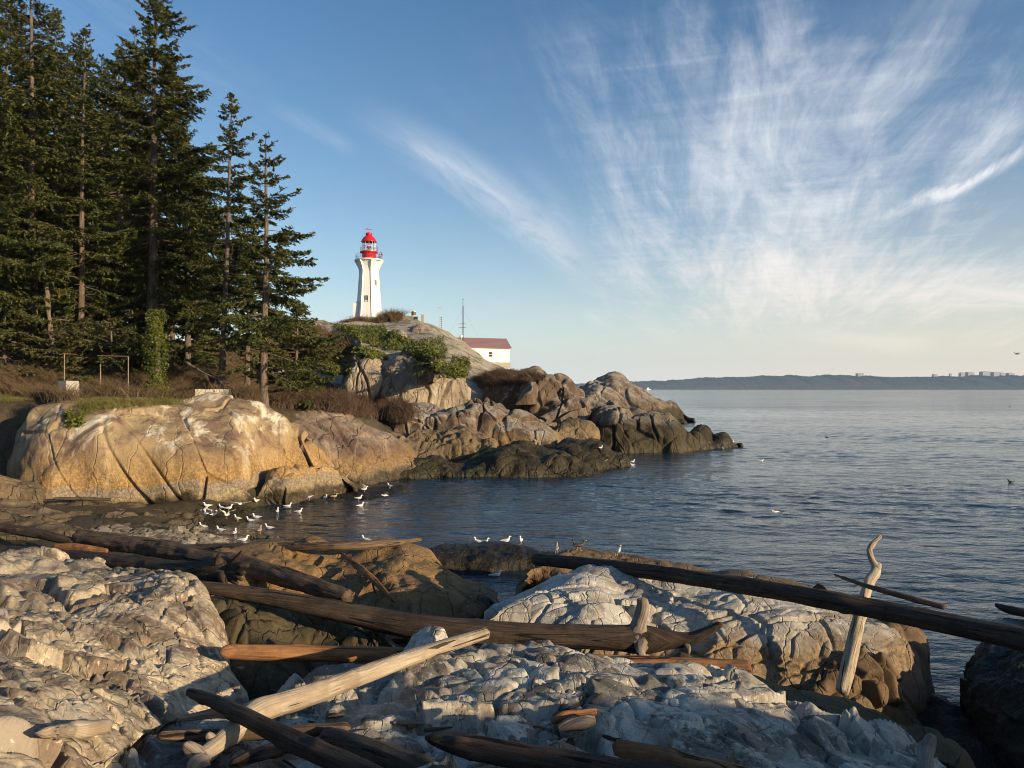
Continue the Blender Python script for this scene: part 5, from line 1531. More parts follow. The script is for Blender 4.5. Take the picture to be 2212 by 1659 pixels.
def leaves(name, label, Q, Nn, n, mat, seed, puff=0.5, sz=0.12, kind='stuff', cat=None, parent=None):
    r = np.random.default_rng(seed)
    i = r.integers(0, len(Q), n)
    C = Q[i] + Nn[i] * (np.abs(r.normal(0, puff, n)))[:, None] + r.normal(0, puff * 0.5, (n, 3))
    A = r.normal(0, 1, (n, 3))
    N2 = Nn[i] + r.normal(0, 0.6, (n, 3))
    V, F = rhombs(C, A, N2, r.uniform(0.7, 1.3, n) * sz, r.uniform(0.5, 0.9, n) * sz)
    o = mesh_np(name, V, F, M[mat], parent, False, rnd=np.repeat(r.random(n), 4))
    return tag(o, label, cat, None, kind)


brush('undergrowth', None, [(-40, 790), (100, 780), (300, 785), (470, 800), (560, 830), (560, 868), (512, 862), (500, 846), (420, 846), (408, 862), (330, 862), (200, 858), (120, 870), (-40, 848)], 2600, 1.15, 'brush', 31)
brush('undergrowth', None, [(560, 838), (640, 828), (720, 842), (760, 862), (860, 872), (890, 888), (880, 915), (800, 905), (700, 885), (600, 882)], 1900, 1.25, 'brush2', 33, spread=0.5, w=0.02)
brush('undergrowth', None, [(560, 725), (680, 712), (720, 735), (760, 752), (745, 772), (700, 800), (620, 790)], 900, 1.9, 'brush', 35, w=0.035)
brush('undergrowth', None, [(1025, 818), (1080, 800), (1150, 805), (1180, 820), (1120, 830), (1040, 835)], 700, 0.8, 'brush2', 37, w=0.03)
brush('undergrowth', None, [(380, 740), (470, 735), (560, 740), (560, 830), (480, 820), (390, 790)], 900, 0.9, 'brush', 38, w=0.03)
for (px, py, dd, sp, hh, lab) in ((845, 695, 149, 2.2, 2.6, 'bare twiggy bush at the foot of the lighthouse'), (780, 694, 148, 1.6, 1.2, 'low dry bush in front of the lighthouse base'), (812, 694, 148, 1.6, 1.3, 'dry bush between the lighthouse and the round twiggy bush'), (750, 696, 147, 2.0, 0.9, 'low scrub beside the porch of the lighthouse')):
    r = np.random.default_rng(int(px))
    c = P(px, py, dd)
    q = np.stack((c[0] + r.normal(0, sp * 0.45, 70), c[1] + r.normal(0, sp * 0.4, 70)), 1)
    q = np.concatenate((q, np.array([max(top_z(a, b), c[2] - 0.6) for a, b in q])[:, None]), 1)
    brush('bush', lab, None, 0, hh, 'brush', int(px) + 1, 16, 0.7, 0.03, None, q, 'bush')
ivy_polys = [([(715, 705), (830, 705), (845, 735), (800, 745), (760, 728)], 900), ([(790, 715), (850, 720), (900, 740), (935, 755), (950, 790), (930, 800), (880, 760), (800, 750)], 1500),
             ([(905, 735), (955, 730), (965, 760), (960, 800), (930, 780)], 320), ([(975, 775), (1010, 772), (1016, 800), (1000, 812), (970, 800)], 220),
             ([(690, 790), (755, 780), (760, 808), (720, 812), (690, 808)], 700), ([(930, 790), (1000, 800), (1010, 815), (960, 815)], 450), ([(690, 760), (760, 765), (840, 780), (830, 765), (760, 748)], 700)]
IQ, IN = [], []
r = np.random.default_rng(44)
for poly, n in ivy_polys:
    q, nn = scatter(poly, n, r)
    IQ.append(q)
    IN.append(nn)
leaves('ivy', None, np.concatenate(IQ), np.concatenate(IN), 30000, 'ivy', 45, 0.22, 0.15)
q, nn = scatter([(165, 872), (190, 860), (300, 862), (400, 864), (380, 872), (300, 876), (215, 884), (180, 900)], 520, r)
brush('grass', None, None, 0, 0.28, 'grass', 46, 9, 0.9, 0.012, 'stuff', q)
q, nn = scatter([(-30, 845), (40, 850), (70, 862), (20, 868), (-30, 862)], 300, r)
brush('grass', None, None, 0, 0.25, 'grass', 47, 9, 0.9, 0.012, 'stuff', q)
q, nn = scatter([(140, 890), (175, 905), (180, 920), (150, 925)], 60, r)
leaves('ivy', None, q, nn, 600, 'ivyy', 48, 0.15, 0.09)
# ivy pillar on a stub trunk
d = 50.5
c0 = P(338, 812, d)
zg = top_z(c0[0], c0[1])
IV = empty('ivy_stump', (c0[0], c0[1], zg), 0, 'stump wrapped in bright yellow-green ivy in front of the firs', 'ivy stump')
Hs = HCAM - (672 - HY) / FPX * d - zg
MB().tube([(0, 0, -0.4), (0.05, 0, Hs * 0.5), (-0.02, 0, Hs * 0.94)], [0.32, 0.26, 0.18], 12).build('trunk', M['bark'], IV, True)
n = 700
hh = r.random(n) * Hs
an = r.uniform(0, 6.28, n)
ra = (0.33 + 0.13 * np.sin(hh * 2.1 + 1) + 0.10 * np.sin(an * 2 + hh)) * np.minimum(1, (Hs - hh) / 0.7 + 0.35)
leaves('ivy', None, np.stack((ra * np.cos(an), ra * np.sin(an), hh), 1), np.stack((np.cos(an), np.sin(an), np.full(n, 0.4)), 1), 7000, 'ivyy', 49, 0.17, 0.062, None, None, IV)

# pebbles of the little beach
q, nn = scatter([(240, 1140), (330, 1150), (430, 1138), (470, 1160), (500, 1175), (430, 1188), (330, 1185), (250, 1170), (190, 1150)], 1100, r)
k = len(q)
ico = bmesh.new()
bmesh.ops.create_icosphere(ico, subdivisions=1, radius=1.0)
iv = np.array([v.co[:] for v in ico.verts])
ico.verts.index_update()
iff = np.array([[v.index for v in f.verts] for f in ico.faces])
ico.free()
rz = r.uniform(0, 6.28, k)
szs = np.minimum(r.gamma(2.2, 0.045, k) + 0.035, 0.26)
sh = iv[None] * (1 + r.uniform(-0.28, 0.28, (k, len(iv), 1))) * np.stack((r.uniform(0.8, 1.5, k), r.uniform(0.7, 1.2, k), r.uniform(0.4, 0.8, k)), 1)[:, None] * szs[:, None, None]
V = np.stack((sh[:, :, 0] * np.cos(rz)[:, None] - sh[:, :, 1] * np.sin(rz)[:, None], sh[:, :, 0] * np.sin(rz)[:, None] + sh[:, :, 1] * np.cos(rz)[:, None], sh[:, :, 2]), 2) + q[:, None] + np.array((0, 0, 0.02))
F = (iff[None] + (np.arange(k) * len(iv))[:, None, None]).reshape(-1, 3)
M['pebble'] = leafmat('pebble_stone', [(0.06, 0.05, 0.035), (0.16, 0.135, 0.10), (0.30, 0.26, 0.20)], 0.8)
tag(mesh_np('pebbles', V.reshape(-1, 3), F, M['pebble'], None, False, rnd=np.repeat(r.random(k), len(iv))), None, None, None, 'stuff')
# ------------------------------------------------------------------ driftwood
def woodmat(name, c1, c2, c3, bump=0.03, rough=0.8, patch=0.6):
    """grain runs along the log (u in metres along it, v round it)"""
    m, nt, bs = nodes(name)
    t = NT(nt)
    uv = t.n('ShaderNodeUVMap', uv_map='grain').outputs[0]
    pos = t.n('ShaderNodeNewGeometry').outputs['Position']
    g1 = t.noise(t.map(uv, (0, 0, 0), (1.2, 26, 1)), 1.0, 7.0, 0.65, 0.6)
    g2 = t.noise(t.map(uv, (0, 0, 0), (3.0, 90, 1)), 1.0, 4.0, 0.6, 0.2)
    sp = t.noise(t.map(uv, (0, 0, 0.02), (0.7, 14, 1), (3, 9, 0)), 1.0, 5.0, 0.6, 0.9)
    pt = t.noise(pos, 1.6, 6.0, 0.65, 0.4)
    f = t.math('ADD', t.math('MULTIPLY', g1, 0.65), t.math('MULTIPLY', g2, 0.35))
    c = t.ramp(f, [(0.32, c3), (0.48, c1), (0.66, c2)])
    c = t.mix(t.math('MULTIPLY', t.sm(pt, 0.46, 0.64), patch), c, c3)
    split = t.sm(sp, 0.355, 0.40)
    c = t.mix(t.math('SUBTRACT', 1.0, split), c, tuple(x * 0.25 for x in c3))
    t.link(c, bs.inputs['Base Color'])
    bs.inputs['Roughness'].default_value = rough
    bs.inputs['Specular IOR Level'].default_value = 0.3
    h = t.math('ADD', t.math('MULTIPLY', f, 0.9), t.math('MULTIPLY', split, 0.9))
    t.link(t.bump(h, 0.9, bump), bs.inputs['Normal'])
    return m


M['w_pale'] = woodmat('bleached_wood', (0.40, 0.32, 0.225), (0.52, 0.44, 0.33), (0.22, 0.155, 0.10), 0.035, patch=0.55)
M['w_brown'] = woodmat('brown_driftwood', (0.115, 0.076, 0.048), (0.20, 0.14, 0.093), (0.045, 0.03, 0.02), 0.05)
M['w_dark'] = woodmat('dark_driftwood', (0.055, 0.038, 0.026), (0.12, 0.085, 0.06), (0.02, 0.014, 0.01), 0.05)
M['w_red'] = woodmat('reddish_driftwood', (0.25, 0.115, 0.045), (0.36, 0.185, 0.08), (0.075, 0.034, 0.018), 0.025)
M['w_grey'] = woodmat('grey_driftwood', (0.23, 0.185, 0.14), (0.36, 0.30, 0.24), (0.11, 0.08, 0.058), 0.025)


def stem(pts, seed, knots=0, rough=0.10, seg=26, step=0.05, taper_ends=(0.07, 0.07)):
    """(px, py, distance, width in points of the photograph) rows -> a rough round stem"""
    Q = np.array([np.append(P(a, b, c), 0.5 * w * c / FPX) for a, b, c, w in pts])
    L = np.linalg.norm(np.diff(Q[:, :3], axis=0), axis=1).sum()
    n = int(np.clip(L / step, 14, 260))
    K = catmull(Q, n)
    K[:, 3] = np.maximum(K[:, 3], 0.006)
    s = np.linspace(0, L, n)
    r = np.random.default_rng(seed)
    V, off = tube_rings(K[:, :3], K[:, 3], seg, True)
    rad = np.repeat(K[:, 3], seg)
    ss = np.repeat(s, seg)
    an = np.tile(np.arange(seg) / seg * 2 * math.pi, n)
    q = np.stack((ss * 0.9, np.cos(an) * 1.3, np.sin(an) * 1.3), 1) + seed * 7.1
    h = rough * fbm(q, 4, seed)
    q2 = np.stack((ss * 2.2, np.cos(an) * 5, np.sin(an) * 5), 1) + seed
    h += rough * 0.55 * fbm(q2, 3, seed + 2)
    q3 = np.stack((ss * 0.5, np.cos(an) * 4, np.sin(an) * 4), 1) + seed
    h -= rough * 1.5 * np.clip(ridged(q3, 2, seed + 4) - 0.7, 0, 1)
    for _ in range(knots):
        ks, ka = r.uniform(0.1, 0.9) * L, r.uniform(0, 6.28)
        da = np.abs((an - ka + math.pi) % (2 * math.pi) - math.pi) * rad
        dd = np.sqrt(((ss - ks) / 0.09)**2 + (da / 0.05)**2)
        h += 0.30 * np.exp(-dd**2) * min(1, 0.12 / max(rad.mean(), 0.05))
    # worn ends
    for e, end in zip(taper_ends, (ss, L - ss)):
        R0 = rad.max()
        jag = 0.6 + 0.8 * (fbm(np.stack((np.cos(an) * 2, np.sin(an) * 2, an * 0 + seed), 1), 3, seed + 9) + 0.5)
        k = np.clip(end / (e * R0 * 2 * jag + 1e-4), 0, 1)
        h -= (1 - np.sqrt(np.clip(1 - (1 - k)**2, 0, 1))) * 0.75
    V = V + off * (h * rad)[:, None]
    F = tube_faces(n, seg)
    c0, c1 = V[:seg].mean(0), V[-seg:].mean(0)
    a = np.arange(seg)
    b = (a + 1) % seg
    F3 = np.concatenate((np.stack((b, a, np.full(seg, len(V))), 1), np.stack(((n - 1) * seg + a, (n - 1) * seg + b, np.full(seg, len(V) + 1)), 1)))
    V = np.concatenate((V, [c0, c1]))
    uv = np.stack((ss, an / 6.2832 * 1.0), 1)
    uv[:, 1] = np.abs(an / math.pi - 1) * 0.5 * np.maximum(rad, 0.04) * 6
    uv = np.concatenate((uv + seed * 3.3, [[seed * 3.3, 0.2], [seed * 3.3, 0.3]]))
    return V, [F, F3], uv


def log(label, mat, pts, seed, branches=(), name='driftwood_log', cat='driftwood log', group='driftwood logs', knots=5, rough=0.17, step=0.04, **kw):
    V, F, uv = stem(pts, seed, knots, rough, step=step, **kw)
    c = V.mean(0)
    o = mesh_np(name, V, F, M[mat], None, True, uv=uv, loc=c)
    tag(o, label, cat, group)
    for i, (bm_, bp) in enumerate(branches):
        V, F, uv = stem(bp, seed * 10 + i, 2, 0.22, seg=16, step=0.03)
        mesh_np(bm_.split(':')[0], V, F, M[bm_.split(':')[1] if ':' in bm_ else mat], o, True, uv=uv, loc=c)
    return o


log('thick dark log lying along the pebbles, its blunt end beside the shelf rock', 'w_brown', [(168, 1162, 26, 36), (300, 1178, 24.5, 42), (450, 1207, 22.5, 46), (600, 1242, 20.5, 44), (756, 1292, 18.6, 34)], 1)
log('long thin log lying above the orange rock, its pale tip over the water', 'w_brown', [(378, 1183, 27.0, 14), (550, 1182, 25, 19), (700, 1181, 23.8, 20), (790, 1178, 24.0, 19), (850, 1172, 25, 16), (910, 1165, 26, 9)], 2, knots=10, rough=0.16)
log('dark log ending in a torn fan of roots', 'w_dark', [(20, 1190, 21.5, 24), (150, 1205, 20, 34), (300, 1222, 18.5, 40), (420, 1233, 17.3, 44), (490, 1230, 16.8, 56), (505, 1228, 16.7, 40)], 3,
    [('root', [(490, 1232, 16.8, 30), (508, 1212, 16.6, 18), (524, 1190, 16.4, 6)]), ('root', [(495, 1228, 16.7, 26), (522, 1222, 16.3, 16), (538, 1222, 16.2, 8)]), ('root', [(493, 1236, 16.7, 30), (520, 1238, 16.3, 15), (530, 1236, 16.2, 8)]),
     ('root', [(490, 1240, 16.7, 26), (505, 1255, 16.4, 14), (515, 1262, 16.3, 6)]), ('root', [(482, 1240, 16.7, 30), (484, 1256, 16.4, 18), (490, 1264, 16.3, 8)]), ('root', [(478, 1222, 16.8, 30), (470, 1206, 16.6, 14), (478, 1196, 16.5, 6)]), ('root', [(500, 1240, 16.6, 22), (514, 1248, 16.3, 12), (524, 1254, 16.2, 5)])])
log('very long brown log with a forked stump and a crooked root end', 'w_dark', [(372, 1258, 13.9, 16), (440, 1268, 13.8, 26), (560, 1287, 13.6, 36), (700, 1314, 13.3, 44), (850, 1345, 13.0, 52), (960, 1361, 12.7, 55), (1100, 1370, 12.5, 54), (1250, 1374, 12.4, 52), (1340, 1378, 12.3, 58), (1390, 1382, 12.3, 62), (1440, 1382, 12.2, 44), (1490, 1380, 12.1, 30), (1530, 1363, 12.0, 22), (1562, 1346, 11.9, 12)], 4,
    [('branch:w_grey', [(1374, 1388, 12.25, 60), (1380, 1350, 12.25, 34), (1387, 1318, 12.2, 26), (1388, 1290, 12.2, 22)]), ('root:w_grey', [(1388, 1380, 12.2, 40), (1384, 1410, 12.0, 22), (1402, 1438, 11.9, 8)]), ('branch:w_grey', [(1478, 1385, 12.1, 18), (1486, 1400, 12, 12), (1487, 1414, 11.95, 5)]),
     ('branch:w_grey', [(1535, 1358, 12.0, 14), (1540, 1344, 12, 9), (1556, 1340, 11.95, 7)])], knots=6, rough=0.10)
log('reddish brown log wedged behind the fractured ridge, its butt end sawn', 'w_red', [(474, 1407, 10.1, 30), (540, 1409, 10.35, 34), (708, 1412, 10.7, 34), (880, 1416, 10.9, 32), (1020, 1419, 10.95, 32), (1290, 1431, 10.85, 36), (1500, 1444, 10.7, 48), (1624, 1453, 10.6, 54)], 5, knots=3, rough=0.08, taper_ends=(0.5, 0.06))
log('bleached crooked log with a snapped forked foot, crossing the scene in sunlight', 'w_pale', [(1058, 1366, 10.0, 24), (980, 1390, 9.8, 30), (900, 1416, 9.5, 34), (800, 1452, 8.7, 39), (700, 1490, 7.95, 44), (640, 1510, 7.65, 50), (600, 1522, 7.5, 50), (555, 1538, 7.35, 58), (510, 1572, 7.0, 46), (470, 1608, 6.7, 40), (432, 1640, 6.4, 40)], 6,
    [('branch', [(548, 1545, 7.35, 34), (490, 1538, 7.45, 30), (440, 1545, 7.5, 20), (388, 1553, 7.5, 12)]), ('root', [(440, 1634, 6.4, 36), (412, 1614, 6.4, 26), (396, 1606, 6.4, 16)]), ('root', [(440, 1640, 6.4, 44), (418, 1652, 6.25, 30), (412, 1672, 6.2, 14)]), ('root', [(466, 1606, 6.7, 30), (452, 1590, 6.7, 18), (446, 1584, 6.7, 10)])], knots=4, rough=0.08, taper_ends=(0.05, 0.3))
log('dark slim log lying across the bleached log', 'w_dark', [(404, 1494, 7.8, 20), (440, 1506, 7.55, 26), (520, 1543, 6.9, 36), (600, 1585, 6.5, 42), (680, 1622, 6.15, 46), (760, 1655, 5.85, 48), (850, 1698, 5.5, 48)], 7, knots=4, rough=0.14, taper_ends=(0.7, 0.1))
log('straight tan pole lying beneath the crossing logs', 'w_brown', [(338, 1591, 6.8, 22), (480, 1588, 7.0, 27), (600, 1583, 7.05, 27), (758, 1572, 7.1, 25)], 8, rough=0.07)
log('dark tapered log sloping down to the lower frame edge beside the tan pole', 'w_brown', [(700, 1588, 7.0, 40), (780, 1615, 6.6, 50), (880, 1650, 6.2, 52), (980, 1690, 5.85, 52)], 9, rough=0.1, taper_ends=(0.3, 0.1))
log('short split orange-brown log under the dark slim log', 'w_brown', [(496, 1654, 6.25, 24), (560, 1628, 6.6, 28), (652, 1605, 7.0, 22)], 10, rough=0.2)
log('dark wet-looking log at the lower edge with a pointed end on the fractured ridge', 'w_dark', [(918, 1593, 6.5, 22), (1000, 1611, 6.35, 48), (1120, 1635, 6.1, 54), (1280, 1654, 5.9, 50), (1500, 1684, 5.65, 44)], 11, knots=5, rough=0.16, taper_ends=(0.8, 0.1))
log('brown log with a rounded end cut by the lower edge, next to the wood scraps', 'w_red', [(1324, 1611, 6.5, 34), (1400, 1632, 6.3, 46), (1560, 1668, 6.0, 48), (1680, 1700, 5.75, 48)], 12, rough=0.09, taper_ends=(0.4, 0.1))
SP = []
for a_, b_, w_ in ((76, 1584, 20), (100, 1582, 25), (150, 1578, 30), (205, 1572, 31), (238, 1567, 28)):
    SP.append((a_, b_, min(cast(a_ + da, b_ + w_ * 0.4)[0].y for da in (-14, 0, 14)) - 0.10, w_))
log('short bleached log lying on the weathered granite slope', 'w_pale', SP, 13, rough=0.12)
log('long straight dark log reaching from the tidal pool to the far side of the picture', 'w_dark', [(1155, 1208, 19.8, 27), (1350, 1228, 17.3, 31), (1600, 1264, 15.0, 37), (1800, 1298, 13.5, 41), (1900, 1318, 13.0, 43), (2050, 1348, 12.1, 47), (2280, 1394, 10.9, 54), (2480, 1436, 9.9, 60)], 14, knots=5, rough=0.09)
log('upright bleached crooked branch leaning against the long dark log', 'w_pale', [(1819, 1500, 13.1, 29), (1833, 1440, 13.35, 31), (1846, 1380, 13.55, 28), (1862, 1310, 13.8, 24), (1876, 1262, 13.97, 20), (1893, 1227, 14.1, 19), (1885, 1213, 14.15, 14), (1880, 1200, 14.2, 14), (1878, 1188, 14.25, 12), (1884, 1177, 14.3, 13), (1892, 1168, 14.35, 10), (1904, 1157, 14.4, 9)], 15, [('branch', [(1892, 1226, 14.1, 18), (1900, 1222, 14.1, 14), (1903, 1222, 14.1, 8)])], knots=6, rough=0.10, name='driftwood_branch', cat='branch', group=None)
log('thin brown pole resting on the far side of the long dark log', 'w_brown', [(1801, 1241, 14.6, 4), (1880, 1268, 13.55, 11), (1960, 1290, 13.0, 13), (2045, 1313, 12.6, 12)], 16, name='driftwood_pole', cat='pole', group=None)
log('dark log floating on the sea at the picture edge', 'w_dark', [(2150, 1306, 21.9, 8), (2180, 1316, 21.4, 18), (2320, 1347, 20.2, 22)], 17)
log('grey weathered stub standing up near the lower corner', 'w_grey', [(2012, 1590, 8.0, 22), (2008, 1605, 7.9, 30), (1998, 1640, 7.65, 32), (1988, 1700, 7.4, 36)], 18, name='driftwood_stump', cat='stump', group=None, rough=0.2, step=0.02)
log('thin crooked dead branch on the orange rock', 'w_red', [(736, 1195, 23.8, 6), (768, 1220, 22.2, 13), (795, 1242, 21.0, 15), (822, 1268, 20.0, 13), (852, 1300, 18.9, 7)], 19, [('branch', [(805, 1252, 20.6, 7), (808, 1272, 20.2, 5), (822, 1296, 19.6, 3)])], name='driftwood_branch', cat='branch', group=None, rough=0.2)
log('dark log at the picture edge beside the pebbles', 'w_dark', [(-40, 1134, 27.5, 18), (80, 1152, 26.5, 22), (162, 1172, 25.8, 16)], 20)
log('reddish log lying parallel below the thick dark log', 'w_red', [(118, 1180, 25.4, 12), (170, 1184, 25.2, 20), (234, 1190, 24.9, 10)], 21)
log('thin dark pole at the foot of the golden dome', 'w_dark', [(115, 1077, 34.8, 6), (180, 1077, 35.6, 8), (240, 1079, 36.4, 7)], 22, name='driftwood_pole', cat='pole', group=None)
log('reddish bark scrap in the hollow of the fractured ridge', 'w_red', [(1190, 1560, 6.75, 12), (1225, 1549, 6.75, 22), (1262, 1543, 6.78, 20), (1290, 1536, 6.8, 13)], 23, name='bark_scrap', cat='wood scrap', group=None, rough=0.3, step=0.01)
log('short grey wood chunk beside the bark scrap', 'w_grey', [(1204, 1574, 6.62, 18), (1228, 1567, 6.62, 26), (1258, 1560, 6.62, 28), (1286, 1553, 6.64, 22)], 24, name='wood_chunk', cat='wood scrap', group=None, rough=0.2, step=0.01)
rs = np.random.default_rng(9)
for i, (a, b, c, e) in enumerate(((1186, 1612, 1262, 1582), (1218, 1534, 1258, 1524), (1252, 1512, 1268, 1498), (1300, 1590, 1352, 1606), (1150, 1486, 1156, 1462), (1340, 1606, 1430, 1614), (1120, 1560, 1180, 1574), (1276, 1520, 1300, 1500))):
    p = []
    for f in np.linspace(0, 1, 5):
        h, nn = cast(a + (c - a) * f, b + (e - b) * f + rs.normal(0, 1.5))
        p.append((a + (c - a) * f, b + (e - b) * f - 1.5, h.y - 0.02, rs.uniform(3, 6)))
    log(['thin twig of driftwood below the grey wood chunk', 'short dark stick above the bark scrap', 'tiny stick in the upper hollow of the fractured ridge', 'thin stick beside the log with a rounded end', 'small upright splinter on the smooth slab of the ridge', 'long thin twig touching the rounded brown log',
         'pale twig lying on the slab beside the bark scrap', 'little slanting stick by the upper hollow'][i], ['w_grey', 'w_dark', 'w_brown', 'w_dark', 'w_brown', 'w_red', 'w_grey', 'w_dark'][i], p, 40 + i, name='stick', cat='stick', group='small sticks on the fractured ridge', rough=0.2, step=0.01, seg=8)

for i in range(22):
    for _ in range(30):
        a, b = rs.uniform(330, 1000), rs.uniform(1545, 1650)
        e1 = rs.uniform(-0.6, 0.6)
        ln = rs.uniform(25, 80)
        hs_ = [cast(a + math.cos(e1) * ln * f, b + math.sin(e1) * ln * f)[0] for f in (0, 0.5, 1)]
        if all(h is not None for h in hs_) and max(h.y for h in hs_) - min(h.y for h in hs_) < 0.35:
            break
    w = rs.uniform(3, 8)
    log('thin weathered stick lying in the gully among the crossing logs', ['w_grey', 'w_brown', 'w_dark', 'w_red'][i % 4], [(a + math.cos(e1) * ln * f, b + math.sin(e1) * ln * f - 1.5, h.y - 0.03, w * (1 - 0.4 * f)) for f, h in zip((0, 0.5, 1), hs_)],
        70 + i, name='stick', cat='stick', group='sticks among the crossing logs', rough=0.22, step=0.012, seg=8)
# ------------------------------------------------------------------ gulls
def featmat(name, c, var=0.15):
    return plain(name, c, 0.75, var=var, scale=9)


M['g_white'] = featmat('white_feathers', (0.72, 0.70, 0.67), 0.08)
M['g_pale'] = featmat('pale_grey_feathers', (0.58, 0.57, 0.56))
M['g_grey'] = featmat('grey_feathers', (0.42, 0.42, 0.43))
M['g_brown'] = featmat('brown_feathers', (0.34, 0.25, 0.19))
M['g_dark'] = featmat('dark_feathers', (0.05, 0.045, 0.04))
M['g_leg'] = plain('pink_leg', (0.42, 0.25, 0.20), 0.6)
M['g_bill'] = plain('yellow_bill', (0.55, 0.36, 0.06), 0.5)


def ell_loft(st, seg=14, up=(0, 0, 1)):
    """stations (x, y, z, half width across, half height)"""
    st = np.asarray(st, float)
    n = 30
    k = catmull(st, n)
    pts = k[:, :3]
    t_ = np.gradient(pts, axis=0)
    t_ /= np.linalg.norm(t_, axis=1)[:, None] + 1e-9
    b = np.cross(np.tile(up, (n, 1)), t_)
    b /= np.linalg.norm(b, axis=1)[:, None] + 1e-9
    c = np.cross(t_, b)
    a = np.arange(seg) / seg * 2 * math.pi
    V = pts[:, None] + b[:, None] * (k[:, 3:4] * np.cos(a))[:, :, None] + c[:, None] * (np.maximum(k[:, 4:5], 0.002) * np.sin(a))[:, :, None]
    V = np.concatenate((V.reshape(-1, 3), [pts[0], pts[-1]]))
    F = tube_faces(n, seg)
    i = np.arange(seg)
    j = (i + 1) % seg
    F3 = np.concatenate((np.stack((j, i, np.full(seg, n * seg)), 1), np.stack(((n - 1) * seg + i, (n - 1) * seg + j, np.full(seg, n * seg + 1)), 1)))
    return V, [F, F3]


def make_gull(pose, tone):
    bm_ = {'white': 'g_white', 'grey': 'g_white', 'brown': 'g_brown', 'dark': 'g_dark'}[tone]
    wm = {'white': 'g_pale', 'grey': 'g_grey', 'brown': 'g_brown', 'dark': 'g_dark'}[tone]
    T = empty('gull', (0, 0, 0))
    zb = {'stand': 0.20, 'float': 0.045, 'fly': 0.0, 'raise': 0.2, 'peck': 0.2}[pose]
    if pose == 'fly':
        st = [(-0.24, 0, 0.0, 0.05, 0.006), (-0.15, 0, 0, 0.045, 0.03), (-0.04, 0, 0, 0.068, 0.06), (0.06, 0, 0.0, 0.07, 0.065), (0.13, 0, 0.015, 0.05, 0.052), (0.18, 0, 0.03, 0.04, 0.042), (0.22, 0, 0.035, 0.038, 0.04), (0.25, 0, 0.03, 0.02, 0.02)]
    elif pose == 'peck':
        st = [(-0.22, 0, 0.10, 0.03, 0.008), (-0.13, 0, 0.08, 0.05, 0.035), (-0.03, 0, 0.04, 0.075, 0.068), (0.06, 0, 0.01, 0.075, 0.072), (0.13, 0, -0.03, 0.05, 0.05), (0.17, 0, -0.08, 0.036, 0.036), (0.20, 0, -0.11, 0.034, 0.036), (0.215, 0, -0.14, 0.016, 0.016)]
    else:
        st = [(-0.25, 0, 0.02, 0.025, 0.007), (-0.15, 0, 0.015, 0.048, 0.035), (-0.04, 0, 0.01, 0.076, 0.068), (0.05, 0, 0.015, 0.078, 0.078), (0.11, 0, 0.045, 0.06, 0.065), (0.14, 0, 0.10, 0.038, 0.044), (0.15, 0, 0.145, 0.034, 0.036), (0.175, 0, 0.185, 0.037, 0.04), (0.215, 0, 0.19, 0.028, 0.03), (0.235, 0, 0.185, 0.012, 0.012)]
    st = [(x, y, z + zb, a, b) for x, y, z, a, b in st]
    V, F = ell_loft(st)
    mesh_np('body', V, F, M[bm_], T)
    hx, hz = (st[-1][0], st[-1][2])
    dv = (0.05, -0.015) if pose != 'peck' else (0.02, -0.05)
    V, F = ell_loft([(hx - 0.012, 0, hz, 0.011, 0.012), (hx + dv[0] * 0.6, 0, hz + dv[1] * 0.3, 0.009, 0.010), (hx + dv[0], 0, hz + dv[1], 0.003, 0.004)], 8)
    mesh_np('bill', V, F, M['g_bill'], T)
    for s in (-1, 1):
        if pose in ('fly', 'raise'):
            k = 0.30 if pose == 'fly' else 1.25
            w = [(0.02, s * 0.05, zb + 0.035, 0.08, 0.014), (0.05, s * 0.22, zb + 0.035 + 0.14 * k, 0.075, 0.010), (0.03, s * 0.36, zb + 0.035 + 0.16 * k, 0.058, 0.007), (-0.06, s * 0.55, zb + 0.035 + 0.22 * k, 0.018, 0.004)]
            V, F = ell_loft(w, 12, up=(0, -s * 0.15, 1) if pose == 'fly' else (0, -s * 0.9, 0.5))
            # chord runs fore and aft
            mesh_np('wing', V, F, M[wm], T)
        else:
            dz = 0.07 if pose == 'peck' else 0.0
            w = [(0.09, s * 0.062, zb + 0.03 - dz * 0.5, 0.012, 0.03), (0.02, s * 0.073, zb + 0.035, 0.018, 0.05), (-0.10, s * 0.058, zb + 0.03 + dz * 0.5, 0.016, 0.042), (-0.22, s * 0.03, zb + 0.03 + dz, 0.010, 0.022), (-0.30, s * 0.012, zb + 0.035 + dz * 1.2, 0.006, 0.008)]
            V, F = ell_loft(w, 10)
            mesh_np('wing', V, F, M[wm], T)
        if pose in ('stand', 'raise', 'peck'):
            mb = MB().tube([(0.0, s * 0.035, zb - 0.03), (-0.012, s * 0.035, zb - 0.11), (0.0, s * 0.035, 0.006)], [0.014, 0.008, 0.008], 6)
            mb.tube([(-0.01, s * 0.035, 0.008), (0.06, s * 0.055, 0.004)], [0.01, 0.006], 5)
            mb.tube([(-0.01, s * 0.035, 0.008), (0.065, s * 0.035, 0.004)], [0.01, 0.006], 5)
            mb.build('leg', M['g_leg'], T)
    return T


GP = {}


